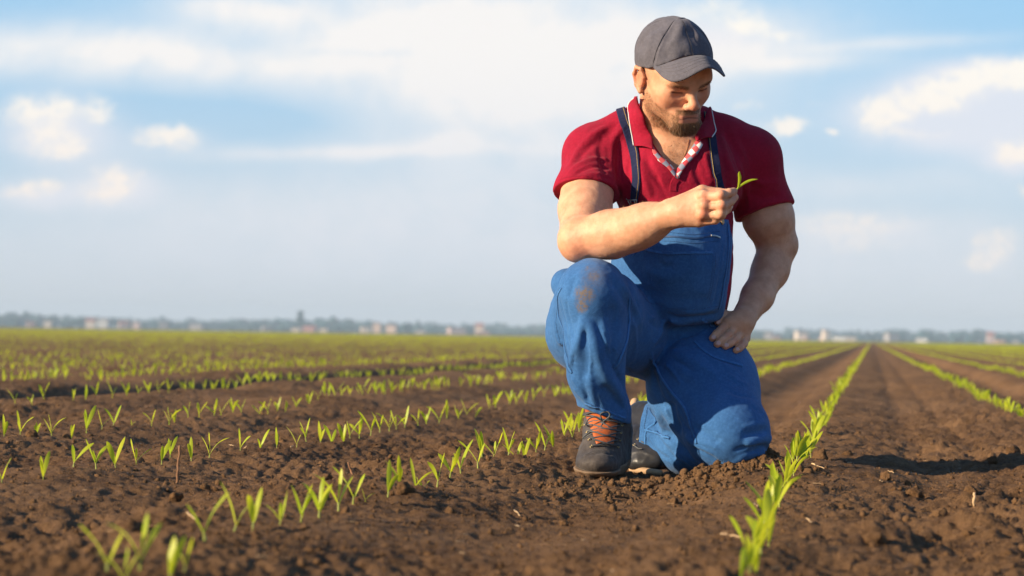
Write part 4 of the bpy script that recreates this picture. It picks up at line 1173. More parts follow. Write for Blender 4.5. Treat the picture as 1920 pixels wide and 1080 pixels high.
# ---- hair as short blades
def blades(name, P, N, D, L, w, mat, jitter=.35, parent=None):
    n = len(P)
    D = D + RNG.normal(size=(n, 3)) * jitter; D /= np.linalg.norm(D, axis=1, keepdims=True)
    D = D * .8 + N * .5; D /= np.linalg.norm(D, axis=1, keepdims=True)
    side = np.cross(D, RNG.normal(size=(n, 3))); side /= np.linalg.norm(side, axis=1, keepdims=True)
    L = L * RNG.uniform(.6, 1.2, n)[:, None]
    P0 = P - N * .0005
    Pm = P0 + D * L * .55; Pt = P0 + D * L - N * L * .18
    V = np.stack([P0 - side * w, P0 + side * w, Pm - side * w * .8, Pm + side * w * .8, Pt], 1).reshape(-1, 3)
    i = np.arange(n)[:, None] * 5
    return mesh_np(name, V, [i + np.array([[0, 1, 3, 2]]), i + np.array([[2, 3, 4]])], mat, smooth=False, parent=parent)
def build_hair():
    HAIR = simple('beard_hair', (.17, .09, .040), .5, var=.6, vscale=400, spec=.5)
    me = MAN.data; nv = len(me.vertices)
    co = np.empty(nv * 3, np.float32); me.vertices.foreach_get('co', co); co = co.reshape(-1, 3)
    q = hloc(co); inh = np.linalg.norm(q, axis=1) < .2
    m, _ = beard_mask(q); m = m * inh
    ids = np.where(m > .05)[0]; 
    N = BODY.normal(co[ids]); w = m[ids]
    rep = 5
    k = np.repeat(np.arange(len(ids)), rep); keep = RNG.random(len(k)) < w[k] * .62
    k = k[keep]; P = co[ids][k] + RNG.normal(size=(len(k), 3)) * .0012; Nn = N[k]; ql = q[ids][k]
    down = HM @ np.array([0, .15, -1.0])
    D = np.tile(down, (len(k), 1)) + (HM @ np.stack([ql[:, 0] * -4, ql[:, 1] * 0, ql[:, 1] * 0])).T * .5
    goat = sst(-np.abs(ql[:, 0]), -.05, -.015) * sst(-ql[:, 2], .06, .08)
    L = .0028 + .0072 * goat
    o = blades('beard', P, Nn, D, L[:, None], .00028, HAIR, .35, MAN); o['label'] = 'short brown full beard'; o['kind'] = 'stuff'
    # sparse hair on the chest
    px, py = proj(co); ch_ = np.exp(-(((px - 1266) / 22) ** 2 + ((py - 294) / 26) ** 2)) * (co[:, 1] < DM + .05) * (np.linalg.norm(q, axis=1) > .14)
    ids = np.where(ch_ > .15)[0]; ids = ids[RNG.random(len(ids)) < ch_[ids] * .55]; N = BODY.normal(co[ids])
    o = blades('chest_hair', co[ids], N, np.tile([0, 0, -1.0], (len(ids), 1)), np.full((len(ids), 1), .009), .00022, HAIR, .7, MAN); o['kind'] = 'stuff'
    AH = simple('arm_hair', (.42, .26, .13), .5, var=.3, vscale=300)
    fa = ((px < 1262) & (py > 372) & (co[:, 1] < DM - .10)) | ((px > 1385) & (py > 440) & (py < 598))
    ids = np.where(fa)[0]; ids = ids[RNG.random(len(ids)) < .10]; N = BODY.normal(co[ids])
    D = np.where(px[ids, None] < 1300, np.array([[.7, -.2, .3]]), np.array([[-.3, -.2, -.7]]))
    o = blades('arm_hair', co[ids], N, D, np.full((len(ids), 1), .0075), .00011, AH, .4, MAN); o['kind'] = 'stuff'
    # brows
    bm = np.zeros(nv)
    for sx in (-1, 1):
        x = q[:, 0] * sx
        bm = np.maximum(bm, inh * sst(x, .010, .016) * sst(-x, -.050, -.042) * np.exp(-((q[:, 2] - .0215 - .16 * (x - .012)) / .0042) ** 2) * (q[:, 1] < -.06))
    ids = np.where(bm > .25)[0]; k = np.repeat(ids, 2); N = BODY.normal(co[k])
    D = (HM @ np.stack([np.sign(q[k, 0]), 0 * q[k, 0], .25 + 0 * q[k, 0]])).T
    o = blades('eyebrows', co[k] + RNG.normal(size=(len(k), 3)) * .0008, N, D, np.full((len(k), 1), .006), .00024, HAIR, .25, MAN); o['kind'] = 'stuff'
    print('hairs', len(P))
build_hair()

# ---- clothes: materials
def cloth(name, c0, c1, weave=700, wst=.5, rough=.85, sheen=.1, dirt=False, wr=(40, .004), sheencol=None):
    mt, t, out = material(name)
    tc = t.n('ShaderNodeTexCoord').outputs['Object']
    n1 = t.noise(tc, 9, 5, .6); n2 = t.noise(tc, 160, 4, .7)
    c = t.mix(t.ramp(n1, .3, .7), c0, c1)
    c = t.mix(t.m('MULTIPLY', t.ramp(n2, .35, .75), .30), c, tuple(min(1, x * 1.7 + .01) for x in c1))
    if dirt:
        for (px, py, r, s, dy) in dirt:
            p = W(px, py, dy)
            v = t.n('ShaderNodeVectorMath', {0: tc, 1: tuple(p)}, operation='DISTANCE').outputs['Value']
            v = t.m('ADD', v, t.m('MULTIPLY', t.m('SUBTRACT', t.noise(tc, 45, 6, .7), .5), r * 1.4))
            f = t.m('MULTIPLY', t.ramp(v, r, r * .25), t.ramp(t.noise(tc, 190, 4, .7), .32, .62, .15, s))
            c = t.mix(f, c, (.17, .125, .080))
    wv = t.n('ShaderNodeTexWave', {'Vector': tc, 'Scale': weave * .25, 'Distortion': .6}, wave_type='BANDS', bands_direction='DIAGONAL')
    h = t.m('ADD', t.m('MULTIPLY', wv.outputs['Fac'], .0004 * wst), t.m('MULTIPLY', t.noise(tc, wr[0], 5, .55), wr[1]))
    h = t.m('ADD', h, t.m('MULTIPLY', t.noise(tc, 320, 3, .7), .0008 * wst))
    b = t.n('ShaderNodeBump', {'Height': h, 'Strength': .8, 'Distance': 1.0})
    p = t.n('ShaderNodeBsdfPrincipled', {'Base Color': c, 'Roughness': rough, 'Specular IOR Level': .2, 'Sheen Weight': sheen, 'Normal': b.outputs[0]})
    t.put(out.inputs[0], p.outputs[0]); return mt
DENIM = cloth('blue_workwear_cotton', (.022, .092, .25), (.038, .132, .33), wr=(30, .0018), wst=.7, dirt=[(1098, 552, .030, .95, -.29), (1092, 575, .02, .9, -.28), (1112, 518, .016, .6, -.28), (1102, 500, .012, .5, -.27), (1116, 520, .045, .35, -.28)])
SEAM = cloth('seam_cotton', (.030, .125, .33), (.05, .17, .42))
STITCH = simple('stitch_thread', (.03, .07, .17), .8)
CRIMSON = cloth('crimson_pique', (.23, .0022, .020), (.31, .0035, .027), weave=900, sheen=.05, wr=(28, .005))
NAVY = cloth('navy_webbing', (.008, .012, .045), (.012, .018, .06), sheen=.05)
CAPM = cloth('grey_cap_cotton', (.076, .074, .092), (.106, .102, .124), weave=1100, wr=(22, .004))
WHITE = simple('white_piping', (.75, .74, .74), .7)
METAL = simple('buckle_metal', (.5, .48, .45), .42, metallic=.9, var=.05)
TAN = simple('tan_leather_tab', (.62, .38, .17), .6, .2)
BUTTON = simple('shirt_button', (.62, .55, .56), .25, var=.05)
GOLD = simple('gold_thread', (.45, .30, .08), .6)

# ---- shirt
def build_shirt_sdf():
    s = Sdf(); s.join(TORSO, k=.002)
    a = Sdf(); a.chain(ch((1113, 294, .085, 56), (1099, 366, -.008, 57), (1094, 420, -.07, 57)), k=.03)
    armd = nrm(W(1092, 444, -.13) - W(1111, 295, .08))
    a.plane(W(1097, 361, -.012), (-.06, -.42, -1), k=.003)
    s.join(a, k=.022)
    a = Sdf(); a.chain(ch((1407, 300, .13, 55), (1436, 402, .17, 53), (1446, 440, .17, 49)), k=.03)
    a.plane(W(1439, 396, .165), (.30, -.12, -.92), k=.003)
    s.join(a, k=.022)
    # folds
    def F(pts, amp, w):
        P = s.hit(pts); s.fold(P, amp, w)
    base = s.copy()
    for pts, amp, w in [
        ([(1172, 236), (1150, 262), (1146, 300), (1150, 345)], .0050, .008), ([(1158, 232), (1128, 262), (1128, 300), (1134, 332)], -.0045, .009),
        ([(1140, 236), (1112, 252), (1085, 280), (1066, 312)], .0042, .009), ([(1160, 262), (1165, 300), (1158, 345), (1160, 385)], -.0055, .008),
        ([(1125, 262), (1100, 280), (1080, 306)], -.0040, .008), ([(1140, 300), (1110, 298), (1070, 318)], .0045, .007), ([(1146, 318), (1112, 312), (1075, 330)], -.0045, .006),
        ([(1150, 335), (1120, 326), (1090, 332)], .0035, .006), ([(1060, 290), (1054, 320)], -.003, .006),
        ([(1212, 292), (1222, 320), (1245, 352), (1262, 385)], -.0050, .008), ([(1200, 300), (1208, 335), (1222, 370)], .0045, .008), ([(1180, 300), (1178, 340), (1180, 382)], -.004, .007),
        ([(1235, 330), (1250, 360), (1262, 385)], .0040, .006), ([(1300, 300), (1308, 330), (1318, 350)], -.004, .008), ([(1322, 285), (1326, 310), (1336, 345)], .0035, .006),
        ([(1352, 245), (1362, 290), (1378, 330), (1392, 372)], .0050, .009), ([(1366, 250), (1378, 290), (1390, 330), (1398, 380)], -.0055, .009),
        ([(1380, 262), (1395, 300), (1400, 345), (1404, 400)], .0045, .009), ([(1352, 290), (1362, 330), (1370, 380), (1378, 415)], -.005, .008), ([(1362, 380), (1372, 420), (1372, 480)], .004, .008),
        ([(1400, 330), (1430, 345), (1465, 340)], .0035, .010), ([(1402, 360), (1430, 372), (1462, 364)], -.0035, .009), ([(1340, 330), (1352, 360), (1366, 400)], .004, .007)]:
        P = base.hit(pts); P = resample(P, max(7, len(pts) * 2)); s.fold(P, amp * 1.35, w * .85)
    # stitched hem of the sleeves
    s.noise(.0008, 28, 8, (1, 1, .6))
    # neck opening
    s.crop(lambda P, f=region([(1196, 195), (1322, 195), (1312, 262), (1267, 329), (1230, 277), (1205, 235)], .06): -f(P), k=.004)
    s.crop(lambda P, f=Sdf().cone(W(1257, 262, .09), H(0, .03, -.02), RP(58), .067, k=.01): -f(P), k=.004)
    return s
SHIRT = build_shirt_sdf()
lo2 = (lo[0] - .03, DM - .20, W(1300, 608)[2]); hi2 = (hi[0], DM + .36, W(1300, 175)[2])
SHIRT.plane(W(1350, 585, 0), (0, 0, -1))
shirt = sdf_object('polo_shirt', SHIRT, lo2, hi2, .0034, CRIMSON, MAN)
shirt['label'] = 'crimson short sleeved polo shirt'

# ---- overalls
def build_overalls_sdf():
    o = Sdf()
    o.ell(W(1275, 622, .14), (.112, .145, .085), k=.03)
    # raised leg
    r = Sdf()
    r.chain(ch((1228, 640, .15, 76), (1160, 615, .0, 80), (1118, 578, -.13, 78), (1112, 552, -.205, 60)), k=.03)
    r.ball(W(1102, 622, -.06), RP(79), k=.04)
    r.ball(W(1110, 548, -.215), RP(57), k=.03); r.ball(W(1064, 534, -.03), RP(31), k=.02)
    c = Sdf(); c.chain(ch((1112, 556, -.215, 58), (1117, 640, -.205, 54), (1117, 700, -.185, 49), (1134, 770, -.155, 43), (1140, 810, -.145, 42)), k=.03)
    c.plane(W(1136, 780, -.12), (-.33, 0, -1), k=.003)
    r.join(c, k=.018)
    # kneeling leg
    l = Sdf()
    l.chain(ch((1290, 632, .16, 84), (1318, 725, .05, 99), (1362, 806, -.075, 76)), k=.04)
    l.ball(W(1366, 815, -.085), RP(72), k=.03)
    c = Sdf(); c.chain(ch((1362, 828, -.05, 58), (1290, 832, .085, 55), (1232, 815, .165, 52), (1190, 800, .22, 50)), k=.03)
    c.plane(W(1207, 812, .165), (-1, .25, .05), k=.003)
    l.join(c, k=.012)
    o.join(r, k=.02); o.join(l, k=.012)
    # bib
    bib = TORSO.copy().inflate(.011)
    bib.crop(region([(1172, 392), (1366, 412), (1374, 450), (1368, 520), (1356, 600), (1130, 625), (1125, 500)], .12), k=.004)
    o.join(bib, k=.012)
    base = o.copy()
    for pts, amp, w in [
        ([(1096, 592), (1084, 640), (1068, 690)], .0095, .011), ([(1100, 596), (1116, 650), (1134, 702), (1168, 746)], .0105, .011), ([(1098, 612), (1098, 660), (1094, 715)], -.0070, .013),
        ([(1150, 570), (1152, 620), (1140, 680)], -.0065, .014), ([(1181, 560), (1180, 600), (1172, 652), (1150, 690)], .0050, .006), ([(1130, 720), (1150, 745), (1172, 775)], -.0060, .010),
        ([(1075, 725), (1092, 745), (1112, 765)], .005, .009), ([(1105, 700), (1110, 735), (1118, 768)], .006, .008), ([(1160, 735), (1172, 765), (1168, 792)], .006, .009),
        ([(1050, 560), (1060, 610), (1078, 670)], -.0040, .006), ([(1040, 600), (1048, 640), (1062, 680)], .004, .008), ([(1140, 520), (1170, 560), (1196, 600)], -.005, .012),
        ([(1165, 530), (1190, 575), (1205, 620)], .005, .010), ([(1125, 610), (1140, 660), (1150, 700)], .004, .010), ([(1080, 520), (1068, 560)], -.003, .008),
        # waist
        ([(1215, 582), (1260, 594), (1300, 596), (1346, 588)], -.0075, .007), ([(1215, 592), (1270, 606), (1345, 600)], .0060, .007), ([(1240, 606), (1280, 622), (1310, 618)], -.006, .008),
        ([(1246, 600), (1240, 620), (1222, 650)], .006, .008), ([(1345, 575), (1320, 584), (1280, 584)], .004, .006),
        # thigh
        ([(1218, 655), (1232, 695), (1258, 735), (1284, 765), (1300, 812)], .0050, .006), ([(1240, 640), (1290, 648), (1345, 668), (1385, 690)], -.0035, .010),
        ([(1250, 655), (1300, 675), (1350, 710)], .0035, .012), ([(1240, 700), (1290, 720), (1340, 760)], -.0035, .016), ([(1225, 700), (1235, 740), (1250, 770)], -.006, .012),
        ([(1256, 752), (1262, 785), (1276, 812)], -.0160, .016), ([(1240, 778), (1262, 826), (1292, 850), (1332, 878)], -.0110, .011), ([(1232, 770), (1246, 810), (1275, 842)], .007, .010),
        ([(1285, 818), (1300, 832), (1340, 850)], .006, .009), ([(1300, 800), (1330, 815), (1350, 830)], -.004, .009), ([(1395, 835), (1420, 826), (1446, 822)], .0120, .010), ([(1390, 815), (1416, 812), (1440, 806)], -.006, .008),
        ([(1405, 850), (1430, 838), (1440, 842)], -.006, .007), ([(1370, 870), (1400, 858), (1428, 850)], .006, .009), ([(1215, 790), (1222, 830), (1236, 860)], .005, .009), ([(1230, 800), (1246, 840), (1268, 862)], -.005, .010),
        # finer creases
        ([(1104, 600), (1108, 650), (1106, 700), (1112, 745)], .0040, .0045), ([(1092, 606), (1080, 650), (1074, 690)], -.0040, .0045), ([(1118, 604), (1134, 650), (1150, 690), (1170, 728)], -.0055, .0055),
        ([(1126, 596), (1148, 640), (1158, 672)], .0035, .0045), ([(1062, 560), (1068, 600), (1080, 640)], -.0030, .004), ([(1128, 690), (1148, 715), (1174, 752)], .0045, .0045),
        ([(1088, 700), (1096, 728), (1104, 752)], -.0040, .0045), ([(1070, 704), (1084, 726), (1098, 748)], .0040, .005), ([(1140, 742), (1152, 764), (1160, 786)], -.0045, .0045), ([(1120, 735), (1128, 755), (1132, 774)], .0035, .0045),
        ([(1190, 556), (1202, 590), (1208, 625)], -.0045, .0045), ([(1186, 600), (1192, 640), (1186, 680)], .0035, .005), ([(1175, 690), (1192, 706), (1204, 712)], -.0040, .005),
        ([(1346, 600), (1318, 612), (1280, 612), (1246, 604)], -.0045, .0040), ([(1344, 608), (1320, 622), (1290, 624)], .0035, .0040), ([(1215, 603), (1232, 614), (1252, 618)], -.004, .004),
        ([(1228, 648), (1262, 640), (1296, 628), (1320, 620)], -.0045, .0050), ([(1228, 654), (1268, 655), (1310, 648)], .0040, .0050), ([(1230, 660), (1266, 676), (1300, 696)], -.0040, .0050), ([(1232, 668), (1258, 694), (1280, 724)], .0035, .0045),
        ([(1222, 690), (1230, 722), (1244, 752)], -.0055, .0055), ([(1236, 735), (1246, 765), (1262, 795)], .0055, .0050), ([(1270, 778), (1284, 800), (1300, 812)], -.0060, .0050),
        ([(1300, 838), (1326, 850), (1356, 872)], -.0055, .0050), ([(1296, 826), (1322, 832), (1348, 842)], .0045, .0045), ([(1376, 846), (1404, 836), (1436, 832)], -.0060, .0050), ([(1384, 858), (1410, 850), (1434, 850)], .0050, .0045),
        ([(1392, 800), (1416, 796), (1438, 792)], .0035, .005), ([(1408, 760), (1420, 770), (1432, 775)], -.003, .005), ([(1222, 800), (1240, 822), (1262, 838)], .0050, .0045), ([(1212, 820), (1232, 846), (1258, 862)], -.0050, .0050),
        ([(1250, 800), (1272, 832), (1300, 862)], -.0050, .0055), ([(1262, 850), (1290, 868), (1310, 880)], .0045, .0050), ([(1212, 770), (1206, 812), (1212, 856)], .0020, .0030),
        ([(1366, 700), (1385, 715), (1405, 722)], .003, .006), ([(1360, 730), (1388, 742), (1414, 745)], -.003, .006),
        ([(1222, 500), (1218, 530), (1206, 556)], -.003, .005), ([(1352, 500), (1346, 540), (1338, 574)], -.004, .005), ([(1360, 440), (1354, 480), (1350, 520)], .003, .004), ([(1290, 420), (1296, 432), (1310, 436)], -.002, .004),
        # bib
        ([(1150, 480), (1170, 510), (1185, 560)], -.004, .012), ([(1205, 500), (1240, 520), (1290, 516)], .0035, .012), ([(1240, 490), (1245, 500), (1262, 498)], -.004, .006), ([(1340, 470), (1330, 520), (1320, 560)], .0035, .014),
        ([(1366, 430), (1360, 490), (1352, 560)], .0035, .006), ([(1210, 540), (1260, 560), (1330, 556)], -.003, .016)]:
        P = base.hit(pts); P = resample(P, max(7, len(pts) * 2)); o.fold(P, amp * 1.15, w * .9)
    o.noise(.0009, 22, 12); o.noise(.0005, 70, 13)
    return o
OV = build_overalls_sdf()
gl = W(1010, 900, -.3)
overalls = sdf_object('overalls', OV, (W(1005, 700)[0], DM - .36, -.03), (W(1465, 700)[0], DM + .36, W(1300, 380)[2]), .0034, DENIM, MAN)
overalls['label'] = 'blue bib overalls with soil on the raised knee'

# anything drawn on a garment follows its surface
def path_on(f, pix, n, off):
    P = f.hit(pix); P = resample(P, n); P = f.snap(P, off, 3); return P, f.normal(P)
def band_on(name, f, pix, width, thick, mat, n=24, off=.0, parent=None, lab=None):
    P, N = path_on(f, pix, n, off)
    V, F = ribbon(P, N, width, thick); o = mesh_np(name, V, F, mat, smooth=False, parent=parent or MAN)
    if lab: o['label'] = lab
    return o
def stitches(f, pix, sp=.0042, off=.0006):
    P = f.hit(pix); L = np.linalg.norm(np.diff(P, axis=0), axis=1).sum(); n = max(4, int(L / sp) * 2)
    P = resample(P, n); P = f.snap(P, off, 3)
    return [tube_mesh(P[i:i + 2], .00055, 4) for i in range(0, n - 1, 2)]
UNI = Sdf(); UNI.join(SHIRT, k=.002); UNI.join(OV, k=.002)
BS = Sdf(); BS.join(SHIRT, k=.003); BS.join(BODY, k=.003)

def seam_set():
    lst = [  # double seams: welts with stitching on both sides
        ([(1206, 402), (1198, 440), (1188, 480)], .007), ([(1366, 420), (1366, 470), (1358, 530), (1348, 580)], .006),
        ([(1181, 560), (1181, 600), (1172, 650), (1150, 690)], .006), ([(1225, 675), (1236, 702), (1260, 737), (1284, 767), (1300, 812), (1306, 832)], .006),
        ([(1217, 764), (1211, 810), (1217, 858)], .005), ([(1208, 806), (1232, 812), (1256, 822)], .005), ([(1097, 756), (1130, 768), (1172, 784)], .005),
        ([(1052, 540), (1046, 590), (1058, 650), (1072, 700)], .006)]
    parts_ = []
    for pix, w in lst:
        P, N = path_on(OV, pix, 26, .0002)
        parts_.append(ribbon(P, N, w, .0013))
    for V, F in parts_: mesh_np('welt_seam', V, F, SEAM, smooth=True, parent=overalls)
    st = []
    for pix, w in lst:
        px = np.array(pix, float)
        for sgn in (-2.3, 2.3): st += stitches(OV, px + np.array([sgn, 0]) if abs(px[-1, 1] - px[0, 1]) > abs(px[-1, 0] - px[0, 0]) else px + np.array([0, sgn]))
    for pix in ([(1206, 466), (1235, 472), (1262, 474), (1335, 473)], [(1206, 469), (1235, 475), (1262, 477), (1335, 476)], [(1336, 473), (1334, 520), (1326, 560)], [(1340, 473), (1338, 520), (1330, 562)],
                [(1246, 452), (1300, 456), (1345, 452)], [(1250, 436), (1300, 440), (1350, 434)], [(1316, 600), (1340, 614), (1358, 632)],
                [(1302, 638), (1320, 655), (1345, 670), (1392, 684)], [(1300, 642), (1318, 659), (1344, 674), (1390, 689)], [(1210, 560), (1240, 574), (1290, 580), (1345, 574)],
                [(1098, 758), (1130, 770), (1172, 786)], [(1214, 770), (1209, 810), (1212, 850)], [(1300, 600), (1298, 630), (1305, 645)]):
        st += stitches(OV, pix)
    V, F = joinm(st); o = mesh_np('stitching', V, F, STITCH, parent=overalls); o['kind'] = 'stuff'
    # chest pocket and hip pocket openings, zip
    for pix, lab in (([(1208, 467), (1235, 473), (1262, 475), (1336, 474)], 'edge of the wide bib pocket'), ([(1316, 598), (1338, 612), (1360, 634), (1388, 652)], 'slanted hip pocket opening'), ([(1302, 640), (1320, 657), (1345, 672), (1392, 686)], 'curved edge of the thigh pocket')):
        o = band_on('pocket_edge', OV, pix, .006, .0022, SEAM, 26, 0, overalls, lab)
    o = band_on('zip', OV, [(1246, 444), (1300, 447), (1332, 443)], .0045, .0016, simple('zip_tape', (.02, .06, .16), .5), 20, 0, overalls, 'dark zip across the bib')
    P, N = path_on(OV, [(1332, 442), (1340, 443), (1349, 446)], 6, .002)
    V, F = ribbon(P, N, .004, .002); mesh_np('zip_pull', V, F, METAL, smooth=False, parent=overalls)
    P, N = path_on(OV, [(1241, 474), (1262, 475)], 5, .001)
    V, F = ribbon(P, N, .008, .002); mesh_np('pocket_tab', V, F, DENIM, smooth=False, parent=overalls)
seam_set()

def straps():
    s1 = [(1164, 205), (1170, 228), (1182, 262), (1191, 296), (1194, 335), (1190, 378)]
    s2 = [(1326, 212), (1331, 240), (1337, 280), (1343, 320), (1350, 356), (1354, 392)]
    for pix, lab in ((s1, 'navy strap by the rolled sleeve arm'), (s2, 'navy strap behind the raised hand')):
        P, N = path_on(SHIRT, pix, 30, .0015)
        P = SHIRT.snap(P, .0025, 2)
        V, F = ribbon(P, N, .0225, .002); o = mesh_np('strap', V, F, NAVY, smooth=False, parent=MAN)
        T = np.gradient(P, axis=0); T /= np.linalg.norm(T, axis=1, keepdims=True); S = np.cross(T, N)
        e = tube_mesh(P - S * .0066 + N * .0022, .0006, 5) if pix is s1 else tube_mesh(P + S * .0085 * (1 if True else -1) + N * .0022, .0006, 5)
        V, F = joinm([e]); mesh_np('gold_edge', V, F, GOLD, parent=o)
    # metal clip under the first strap
    C = UNI.hit([(1189, 377)])[0]; n = UNI.normal(C[None])[0]; C = C + n * .006
    up = nrm(np.array([0, 0, 1.0]) - n * n[2]); sd = np.cross(up, n)
    cl = []
    for (a, b, r) in [((-.013, .005), (.013, .005), .0014), ((-.014, .005), (-.010, -.006), .0012), ((.014, .005), (.010, -.006), .0012), ((-.010, -.006), (.010, -.006), .0014), ((-.006, .006), (-.006, -.010), .0012), ((.006, .006), (.006, -.010), .0012), ((-.017, .009), (-.011, .003), .0010)]:
        cl.append(tube_mesh([C + sd * a[0] + up * a[1], C + sd * b[0] + up * b[1]], r, 6))
    V, F = joinm(cl); mesh_np('buckle', V, F, METAL, parent=MAN)['label'] = 'metal clip of the left strap in the picture'
    P, N = path_on(UNI, [(1353, 392), (1352, 405), (1351, 418)], 8, .002)
    V, F = ribbon(P, N, .014, .003); mesh_np('strap_tab', V, F, TAN, smooth=False, parent=MAN)['label'] = 'tan leather tab under the hand'
    P, N = path_on(UNI, [(1356, 354), (1359, 362)], 4, .004); V, F = ribbon(P, N, .006, .002); mesh_np('strap_slider', V, F, METAL, smooth=False, parent=MAN)
straps()

# ---- collar
def patch(f, A, B, n, m, off, bulge=.0, mat=None, name='patch', thick=.0022, parent=None, keepA=False):
    A = resample(A, n); B = resample(B, n)
    G = []
    for j in range(m + 1):
        t = j / m
        P = A * (1 - t) + B * t
        Nn = f.normal(P); d = f(P)
        push = np.maximum(off - d, 0) 
        P = P + Nn * push[:, None] + Nn * (bulge * math.sin(math.pi * t))
        G.append(P)
    G = np.array(G); Nn = f.normal(G.reshape(-1, 3)).reshape(G.shape)
    top = G + Nn * thick
    V = np.concatenate([top.reshape(-1, 3), G.reshape(-1, 3)])
    k = n * (m + 1); F = []
    for j in range(m):
        for i in range(n - 1):
            a = j * n + i; F.append((a, a + 1, a + n + 1, a + n)); F.append((k + a, k + a + n, k + a + n + 1, k + a + 1))
    for i in range(n - 1):
        F.append((i + 1, i, k + i, k + i + 1)); b = m * n + i; F.append((b, b + 1, k + b + 1, k + b))
    for j in range(m):
        a = j * n; F.append((a, a + n, k + a + n, k + a)); b = a + n - 1; F.append((b + n, b, k + b, k + b + n))
    return mesh_np(name, V, np.array(F), mat, parent=parent)
def collar():
    def curve(pix, off, f=BS):
        P = f.hit(pix); return f.snap(P, off, 4)
    for inner, outer, lab in (([(1197, 176), (1203, 196), (1210, 216), (1217, 238), (1224, 262), (1226, 284)], [(1190, 182), (1179, 202), (1178, 222), (1181, 244), (1186, 262), (1191, 278)], 'collar wing on the lit side'),
                              ([(1326, 206), (1322, 218), (1315, 232), (1306, 246), (1301, 258), (1308, 270)], [(1330, 208), (1334, 222), (1337, 234), (1339, 244), (1338, 252), (1332, 262)], 'collar wing on the shaded side')):
        A = curve(inner, .006); B = curve(outer, .006)
        o = patch(BS, A, B, 20, 9, .005, .004, CRIMSON, 'collar', parent=MAN); o['label'] = lab
        V, F = tube_mesh(resample(B, 30) + BS.normal(resample(B, 30)) * .0035, .0013, 6); mesh_np('piping', V, F, WHITE, parent=o)
    # the stand of the collar round the back of the neck
    NK = Sdf().cone(W(1257, 262, .09), H(0, .03, -.02), RP(56), .066, k=.01)
    pts = []
    c = (W(1257, 262, .09) * .62 + H(0, .03, -.02) * .38); ax = nrm(H(0, .03, -.02) - W(1257, 262, .09))
    x_ = nrm(np.cross(ax, (0, 1, 0))); y_ = np.cross(ax, x_)
    # plaid facing
    mt, t, out = material('plaid_facing')
    tc = t.n('ShaderNodeTexCoord').outputs['Object']
    mp = t.n('ShaderNodeMapping', {'Vector': tc, 'Rotation': (0, R(38), 0)}).outputs[0]
    sx = t.n('ShaderNodeSeparateXYZ', {0: mp})
    bx = t.m('GREATER_THAN', t.m('FRACT', t.m('MULTIPLY', sx.outputs[0], 38)), .5); bz = t.m('GREATER_THAN', t.m('FRACT', t.m('MULTIPLY', sx.outputs[2], 38)), .5)
    c_ = t.mix(bx, t.mix(bz, (.72, .70, .70), (.50, .05, .07)), t.mix(bz, (.52, .08, .09), (.22, .24, .32)))
    p = t.n('ShaderNodeBsdfPrincipled', {'Base Color': c_, 'Roughness': .85}); t.put(out.inputs[0], p.outputs[0])
    for A, B, lab in (([(1223, 274), (1236, 292), (1252, 308), (1267, 327)], [(1228, 284) if False else (1224, 288), (1233, 302), (1250, 315), (1266, 334)], 'red and white checked facing'),
                      ([(1304, 268), (1295, 284), (1282, 304), (1268, 327)], [(1318, 272), (1306, 292), (1290, 308), (1270, 334)], 'red and white checked facing turned outward')):
        o = patch(BS, curve(A, .003), curve(B, .0045), 16, 4, .004, .001, mt, 'facing', .0016, parent=MAN); o['label'] = lab
    # button and placket
    C = SHIRT.hit([(1270, 331)])[0]; n = SHIRT.normal(C[None])[0]
    V, F = tube_mesh([C + n * .001, C + n * .0045], .0050, 14); mesh_np('shirt_button', V, F, BUTTON, parent=MAN)
    band_on('placket', SHIRT, [(1268, 336), (1263, 345), (1262, 358)], .016, .0018, CRIMSON, 10, 0, MAN, 'end of the button placket')
    P, N = path_on(BODY, [(1292, 262), (1289, 278), (1284, 292), (1277, 306)], 16, .0006); V, F = tube_mesh(P, .0007, 5)
    mesh_np('neck_chain', V, F, simple('gold_chain', (.8, .55, .25), .25, metallic=1), parent=MAN)
    # hem stitching of the sleeves
    st = []
    st += stitches(SHIRT, [(1049, 338), (1075, 331), (1105, 331), (1132, 343), (1148, 358)]); st += stitches(SHIRT, [(1398, 408), (1440, 396), (1480, 368)])
    V, F = joinm(st); mesh_np('sleeve_stitching', V, F, simple('crimson_thread', (.22, .005, .02), .8), parent=MAN)['kind'] = 'stuff'
collar()

